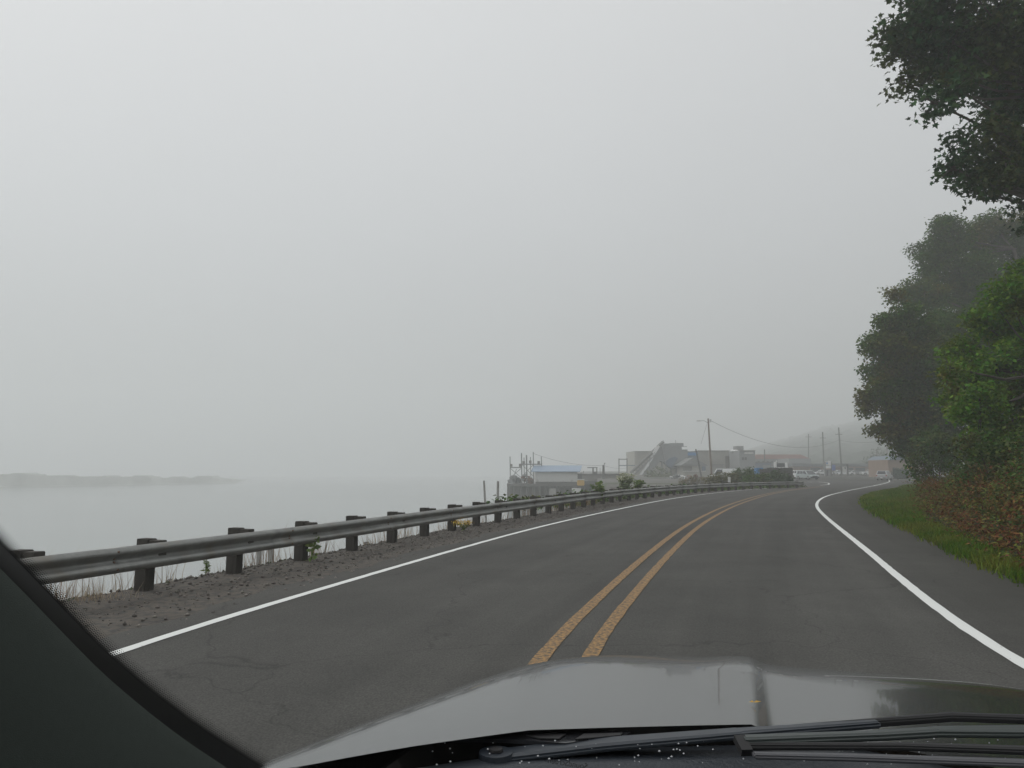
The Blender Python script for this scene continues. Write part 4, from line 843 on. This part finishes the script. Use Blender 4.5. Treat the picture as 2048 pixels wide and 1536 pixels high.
    MB().box(-.22,.22,-h-.10,-h-.082,zb+.12,zb+.24).build('number_plate',M['white'],t,local=True)
    return t
pt=lambda n,c,me=0: mat(n,c,.3,metal=me,coat=.6)
VW=pt('white_car_paint',(.75,.76,.76)); VS=pt('silver_car_paint',(.42,.43,.44),.3); VG=pt('grey_car_paint',(.20,.20,.21),.3); VN=pt('pale_green_silver_paint',(.40,.46,.46),.2); VP=pt('pearl_car_paint',(.58,.60,.62),.1)
def gl(x,Y): p=dp(x,944,Y); return (p.x,Y,gh(Y)+.006)
vehicle('silver wagon driving away where the road bends','suv',gl(1768.5,141),-rad(38),'suv',VS,'suv')
vehicle('white pickup with canopy crossing the junction','pickup',gl(1742,216),rad(88),'pickup',VW,'pickup_truck')
vehicle('silver green minivan facing the road, nearest of the left lot','minivan',gl(1614.5,149),rad(192),'minivan',VN)
vehicle('white car parked just behind the silver green minivan','car',gl(1602,158),rad(188),'suv',VW)
vehicle('pale grey car half hidden by the board fence','car',gl(1591,164),rad(186),'hatch',VP)
vehicle('white hatchback at the far side left of the station sign','hatchback',gl(1641,232),rad(100),'hatch',VW)
vehicle('dark grey sedan partly behind the station sign','sedan',gl(1655,236),rad(95),'sedan',VG)
vehicle('white sedan between the two sign posts','sedan',gl(1692,222),rad(80),'sedan',VW)
vehicle('low pale sedan right of the blue sign','sedan',gl(1676,230),rad(85),'sedan',VP)
vehicle('brownish grey car beside the notice board','car',gl(1708,236),rad(90),'sedan',VG)
p=dp(1446,944,138); vehicle('white van parked behind the olive shrub, only its roof showing','van',(p.x,138,gh(138)),rad(75),'van',VW,'van')

# ---------------- our car ----------------
CARA=-rad(16.6); car=thing('car','dark grey car whose glossy hood and wipers fill the foreground','car',(0,0,0),CARA)
FW=Matrix.Rotation(-CARA,3,'Z')
def cl(x,y,z):                       # photo direction to a point of given height, in the car's frame
    return FW@at(x,y,z)
def cr(x,y,R):                       # photo direction to a point of given sideways offset
    d=FW@ray(x,y); o=Vector((0,0,CAMH)); return o+d*(R/d.x)
paint=mat('dark_grey_car_paint',(.022,.023,.026),.22,metal=.0,coat=.5,var=.04,vscale=40)
plastic=mat('cowl_plastic',(.028,.034,.042),.42,bump=.25,bscale=160,spec=.5)
trim=mat('cabin_trim',(.052,.064,.057),.85,var=.06,vscale=90,bump=.15,bscale=900)
wiperm=mat('wiper_metal',(.024,.031,.04),.4,var=.1,vscale=20)
c0=.13
def hw(Fq): return np.interp(Fq,[.9,1.1,1.42,1.93,2.25,2.42,2.56,2.68,2.78,2.86,2.9],[.90,.89,.875,.83,.78,.73,.665,.57,.43,.22,.0])
def frear(r): return np.interp(abs(r),[0,.5,.65,.76,.9],[1.585,1.345,1.19,1.06,.96])
nu,nv=120,60; V=[]
for j in range(nv+1):
    for i in range(nu+1):
        sx_=-1+2*i/nu; 
        # across position fixed by the widest row, forward position between rear edge and front edge
        Rr=sx_*.885; fr_=float(frear(Rr)); 
        t=j/nv; R_l=sx_
        # front limit: where the half width equals |Rr|
        Fs=np.linspace(1.0,2.9,200); ok=hw(Fs)>=abs(Rr)*.999; ff=Fs[ok].max() if ok.any() else 1.0
        Fq=fr_+(max(ff,fr_+.01)-fr_)*t; w_=float(hw(Fq)); 
        e_=abs(Rr)/max(w_,.05); e_=min(e_,1)
        x=Rr+c0; fn=(Fq-1.6)/1.2
        z=1.118-.092*(Fq-1.6)-.02*e_**10-.060*max(0,(Fq-2.15)/.7)**2.3-.02*(Rr/.88)**2
        dome=1-np.clip((x+.005)/.05,0,1); dome=dome*dome*(3-2*dome); z+=.022*dome*(1-.5*t); z+=.012*math.exp(-((x+.03)/.09)**2)*float(np.interp(Fq,[2.2,2.6,2.8],[0,1,.3]))
        V.append((x,Fq,z))
F=[(j*(nu+1)+i,j*(nu+1)+i+1,(j+1)*(nu+1)+i+1,(j+1)*(nu+1)+i) for j in range(nv) for i in range(nu)]
HV=np.array(V); hood=npmesh('hood',V,F,paint,car,local=True,smooth=True)
# skirt: fenders and nose below the hood's rim
rim=[j*(nu+1) for j in range(nv+1)]+[nv*(nu+1)+i for i in range(1,nu+1)]+[j*(nu+1)+nu for j in range(nv-1,-1,-1)]
Rm=HV[rim]; cen_=np.array([c0,1.6,0]); dr=Rm-cen_; dr[:,2]=0; dr/=np.linalg.norm(dr,axis=1)[:,None]
rws=[Rm-np.array([0,0,.004])+dr*.001,Rm+dr*.008-np.array([0,0,.03]),Rm+dr*.012-np.array([0,0,.2]),Rm+dr*.0-np.array([0,0,.6])]; n=len(rim)
F=np.concatenate([np.c_[np.arange(n-1)+j*n,np.arange(1,n)+j*n,np.arange(1,n)+(j+1)*n,np.arange(n-1)+(j+1)*n] for j in range(3)])
npmesh('fender',np.concatenate(rws),F,paint,car,local=True,smooth=True)
# cowl behind the hood, stepped down
nu2=60; V=[]
for i in range(nu2+1):
    Rr=-.88+1.76*i/nu2; fr_=float(frear(Rr)); zz=float(np.interp(abs(Rr),[0,.88],[1.0,.98])); zr_=1.118-.092*(fr_-1.6)-.02*(Rr/.88)**2
    for (df,dz_) in ((.012,-.03),(-.006,-.02),(-.010,-.006),(-.10,.0),(-.14,-.02),(-.30,-.035),(-.55,-.06)):
        V.append((Rr+c0,fr_+df,zr_+dz_-.004))
k=7; F=[(i*k+j,(i+1)*k+j,(i+1)*k+j+1,i*k+j+1) for i in range(nu2) for j in range(k-1)]
npmesh('cowl',V,F,plastic,car,local=True,smooth=True)
# painted strip between hood and cowl, and fender corner
def carpoly(pts,z,m,name,th=.006,parent=car):
    b=MB(); P=[cl(x,y,z) for x,y in pts]; n=len(P); b.add(P+[p-Vector((0,0,th)) for p in P],[tuple(range(n)),tuple(range(2*n-1,n-1,-1))]+[(i,(i+1)%n,n+(i+1)%n,n+i) for i in range(n)]); return b.build(name,m,parent,local=True)
carpoly([(560,1536),(700,1500),(820,1481),(845,1477),(760,1536)],1.108,paint,'fender_corner')
carpoly([(850,1480),(960,1465),(1200,1462),(1262,1463),(1250,1472),(1130,1486),(1000,1478),(900,1477)],1.145,paint,'hood_lip')
carpoly([(1052,1470),(1075,1467),(1132,1467),(1118,1477),(1080,1476)],1.148,M['black'],'lip_slot',.002)
carpoly([(1168,1467),(1245,1465),(1240,1470),(1150,1478)],1.148,M['black'],'lip_slot',.002)
# wipers
wa_=MB(); z=1.145
def wbar(m,pts,zs,ws,h):
    P=[cl(*p,z) for p,z in zip(pts,zs)]; n=len(P); vs=[]
    for i in range(n):
        d=(P[min(i+1,n-1)]-P[max(i-1,0)]).normalized(); sd_=d.cross(Vector((0,0,1))).normalized(); up=sd_.cross(d); w_=ws[i]/2
        vs+=[P[i]+sd_*q+up*u for q,u in ((-w_,-h/2),(w_,-h/2),(w_,h*.2),(w_*.6,h/2),(-w_*.6,h/2),(-w_,h*.2))]
    fs=[(i*6+k,i*6+(k+1)%6,(i+1)*6+(k+1)%6,(i+1)*6+k) for i in range(n-1) for k in range(6)]+[tuple(range(5,-1,-1)),tuple(range((n-1)*6,n*6))]
    m.add(vs,fs)
wbar(wa_,[(990,1512),(1200,1488),(1480,1466),(1756,1447)],[1.13,1.14,1.15,1.15],[.050,.048,.036,.022],.012)
war=wa_.build('wiper_arm',wiperm,car,local=True,bevel=.003)
p=cl(992,1512,1.132); MB().tube(p-Vector((0,0,.01)),p+Vector((0,0,.007)),.030,.028,24).build('pivot_cap',wiperm,war,local=True)
MB().tube(p+Vector((0,0,.008)),p+Vector((0,0,.012)),.012,.011,12).build('pivot_nut',M['black'],war,local=True)
wb_=MB(); wbar(wb_,[(1480,1466),(1760,1444),(1900,1433),(2060,1438),(2250,1450)],[1.145,1.145,1.145,1.145,1.145],[.012,.016,.02,.02,.02],.014); wb_.build('wiper_blade',M['black'],car,local=True,bevel=.002)
wd=MB(); wbar(wd,[(1482,1480),(1760,1470),(1870,1463),(2060,1462),(2300,1470)],[1.17,1.17,1.17,1.17,1.17],[.030,.028,.03,.042,.05],.012); w2_=wd.build('wiper_arm',mat('wiper_grey',(.042,.052,.05),.45),car,local=True,bevel=.003)
wd=MB(); wbar(wd,[(1484,1492),(1800,1492),(2060,1500),(2300,1506)],[1.165]*4,[.014,.018,.022,.024],.010); wd.build('wiper_blade',M['black'],car,local=True,bevel=.002)
wd=MB(); wbar(wd,[(1506,1510),(1700,1514),(2060,1526),(2300,1535)],[1.165]*4,[.018,.02,.022,.022],.008); wd.build('wiper_spoiler',mat('spoiler_grey',(.07,.072,.08),.5),car,local=True,bevel=.002)
m_=MB(); a=cl(1478,1476,1.172); m_.bar(a,a+Vector((.012,-.03,-.012)),.018,.012); m_.build('wiper_clip',M['black'],car,local=True)
# left A pillar with black glazing band
edge=[(-60,1020),(0,1087),(50,1137),(130,1222),(205,1300),(300,1382),(400,1457),(470,1502),(530,1540),(640,1600)]
edge2=[(-60,1062),(0,1128),(50,1178),(130,1262),(205,1340),(300,1421),(370,1475),(430,1515),(470,1542),(560,1600)]
def dens(E,n):
    E=np.array(E,float); s_=np.r_[0,np.cumsum(np.linalg.norm(np.diff(E,axis=0),axis=1))]; q=np.linspace(0,s_[-1],n); return np.c_[np.interp(q,s_,E[:,0]),np.interp(q,s_,E[:,1])]
def sm(E,k):
    E=E.copy()
    for _ in range(k): E[1:-1]=.25*E[:-2]+.5*E[1:-1]+.25*E[2:]
    return E
E1=sm(dens(edge,60),12); E2=sm(dens(edge2,60),12); K=60
Rat=lambda i:-.63-.10*i/(K-1)
A=[cr(E1[i,0],E1[i,1],Rat(i)) for i in range(K)]; B=[cr(E2[i,0],E2[i,1],Rat(i)+.008) for i in range(K)]
rws=[A,B,[b+Vector((.001,-.004,-.004)) for b in B]]; V=[p for r in rws for p in r]
F=[(j*K+i,j*K+i+1,(j+1)*K+i+1,(j+1)*K+i) for j in range(2) for i in range(K-1)]
npmesh('glazing_band',[tuple(p) for p in V],F,mat('ceramic_band',(.006,.006,.007),.5),car,local=True)
rws=[]
for o_,d_ in ((0.0,(.0,-.0015,-.001)),(.02,(.008,-.010,-.016)),(.08,(.02,-.05,-.09)),(.2,(.018,-.10,-.22)),(.4,(.0,-.16,-.45)),(.7,(-.03,-.2,-.75))):
    rws.append([b+Vector(d_) for b in B])
V=[tuple(p) for r in rws for p in r]; F=[(j*K+i,j*K+i+1,(j+1)*K+i+1,(j+1)*K+i) for j in range(len(rws)-1) for i in range(K-1)]
npmesh('pillar_trim',V,F,trim,car,local=True,smooth=True)
# dotted frit next to the band
V=[];F=[]; 
PXL=np.r_[0,np.cumsum(np.linalg.norm(np.diff(E1,axis=0),axis=1))]
for r_ in range(7):
    for sv in np.arange((r_%2)*2.3,PXL[-1],4.6):
        c=np.array([np.interp(sv,PXL,E1[:,0]),np.interp(sv,PXL,E1[:,1])]); i_=min(int(np.searchsorted(PXL,sv)),K-2); tg=E1[i_+1]-E1[i_]; tg/=np.linalg.norm(tg); nr=np.array([tg[1],-tg[0]])
        c=c+nr*(1.0+4.0*r_); rr=2.75-.33*r_; b0=len(V); Rq=-.63-.10*np.interp(sv,PXL,np.arange(K))/(K-1)
        for q in range(6):
            a=q*math.pi/3; V.append(tuple(cr(c[0]+rr*math.cos(a),c[1]+rr*math.sin(a),Rq)))
        F.append(tuple(b0+q for q in range(6)))
npmesh('dotted_band',V,F,M['black'],car,local=True)
# dashboard, roof and far pillar (cabin round the camera)
MB().add([(-.8,.45,1.02),(1.0,.45,1.02),(1.0,1.0,1.0),(.7,1.15,1.02),(-.5,1.15,1.02),(-.78,.95,1.0),(-.8,.45,.7),(1.0,.45,.7),(1.0,1.0,.7),(.7,1.15,.7),(-.5,1.15,.7),(-.78,.95,.7)],[(0,1,2,3,4,5),(11,10,9,8,7,6)]+[(i,6+i,6+(i+1)%6,(i+1)%6) for i in range(6)]).build('dashboard',trim,car,local=True,bevel=.02)
MB().box(-.66,.86,-1.8,.12,1.86,1.9).build('roof',trim,car,local=True,bevel=.02)
MB().bar((.97,1.05,1.08),(.84,.15,1.86),.07,.09).build('pillar_trim',trim,car,local=True,bevel=.01)
MB().bar((-.71,.12,1.62),(-.655,.08,1.87),.05,.09).build('pillar_trim',trim,car,local=True,bevel=.01)
MB().box(-.80,-.74,-1.5,.42,.5,1.12).build('door_panel',trim,car,local=True,bevel=.02)
MB().box(.98,1.04,-1.5,.8,.5,1.12).build('door_panel',trim,car,local=True,bevel=.02)
MB().box(-.72,.95,-1.86,-1.8,.5,1.88).build('rear_panel',trim,car,local=True)
me=letters('SoundScreen',None,.011,None,None)
cc=cl(1135,1527,1.19); Mx=Matrix.Translation(cc)@Matrix.Rotation(rad(62),4,'X')@Matrix.Rotation(rad(-3),4,'Z')@Matrix.Diagonal((-1,1,.05,1)); me.transform(Mx); me.materials.clear(); me.materials.append(M['black']); link('glass_marking',me,car,True)
# leaf and droplets on the car
lp=cl(1508,1416,1.118); lp=FW.transposed()@lp
t=tag(MB().add([lp+Vector(v) for v in ((0,0,.012),(.006,.003,.014),(.016,.001,.013),(.007,-.002,.012),(.002,-.007,.013),(-.002,-.002,.012),(-.012,-.004,.013),(-.005,.002,.013),(-.002,.006,.014))],[tuple(range(9))]).build('fallen_leaf',mat('yellow_leaf',(.45,.28,.04),.6)),'tiny yellow fallen leaf lying on the hood crease','leaf')
V=[];F=[];n=95
for k in range(n):
    x=random.uniform(860,2040); y=random.uniform(1474,1532); c=FW.transposed()@cl(x,y,1.145 if y<1500 else 1.15); r=random.uniform(.0008,.0024)
    b0=len(V); V+= [tuple(c+Vector(o)*r) for o in OCT]; F+=[tuple(b0+i for i in f) for f in OF]
tag(npmesh('water_droplets',V,F,mat('droplet',(.6,.62,.64),.1)),'small pale water droplets over the wipers and cowl','droplets',kind='stuff')

# ---------------- haze ----------------
hz_=MB().box(-700,700,-400,1100,-7,112); hm=bpy.data.materials.new('haze_air'); hm.use_nodes=True; nt=hm.node_tree; nt.nodes.clear()
o_=nt.nodes.new('ShaderNodeOutputMaterial'); pv=nt.nodes.new('ShaderNodeVolumePrincipled'); nt.links.new(pv.outputs[0],o_.inputs['Volume'])
pv.inputs['Color'].default_value=(.93,.95,.95,1); pv.inputs['Density'].default_value=.0022; pv.inputs['Anisotropy'].default_value=.2
ho=hz_.build('haze',hm); tag(ho,kind='stuff')
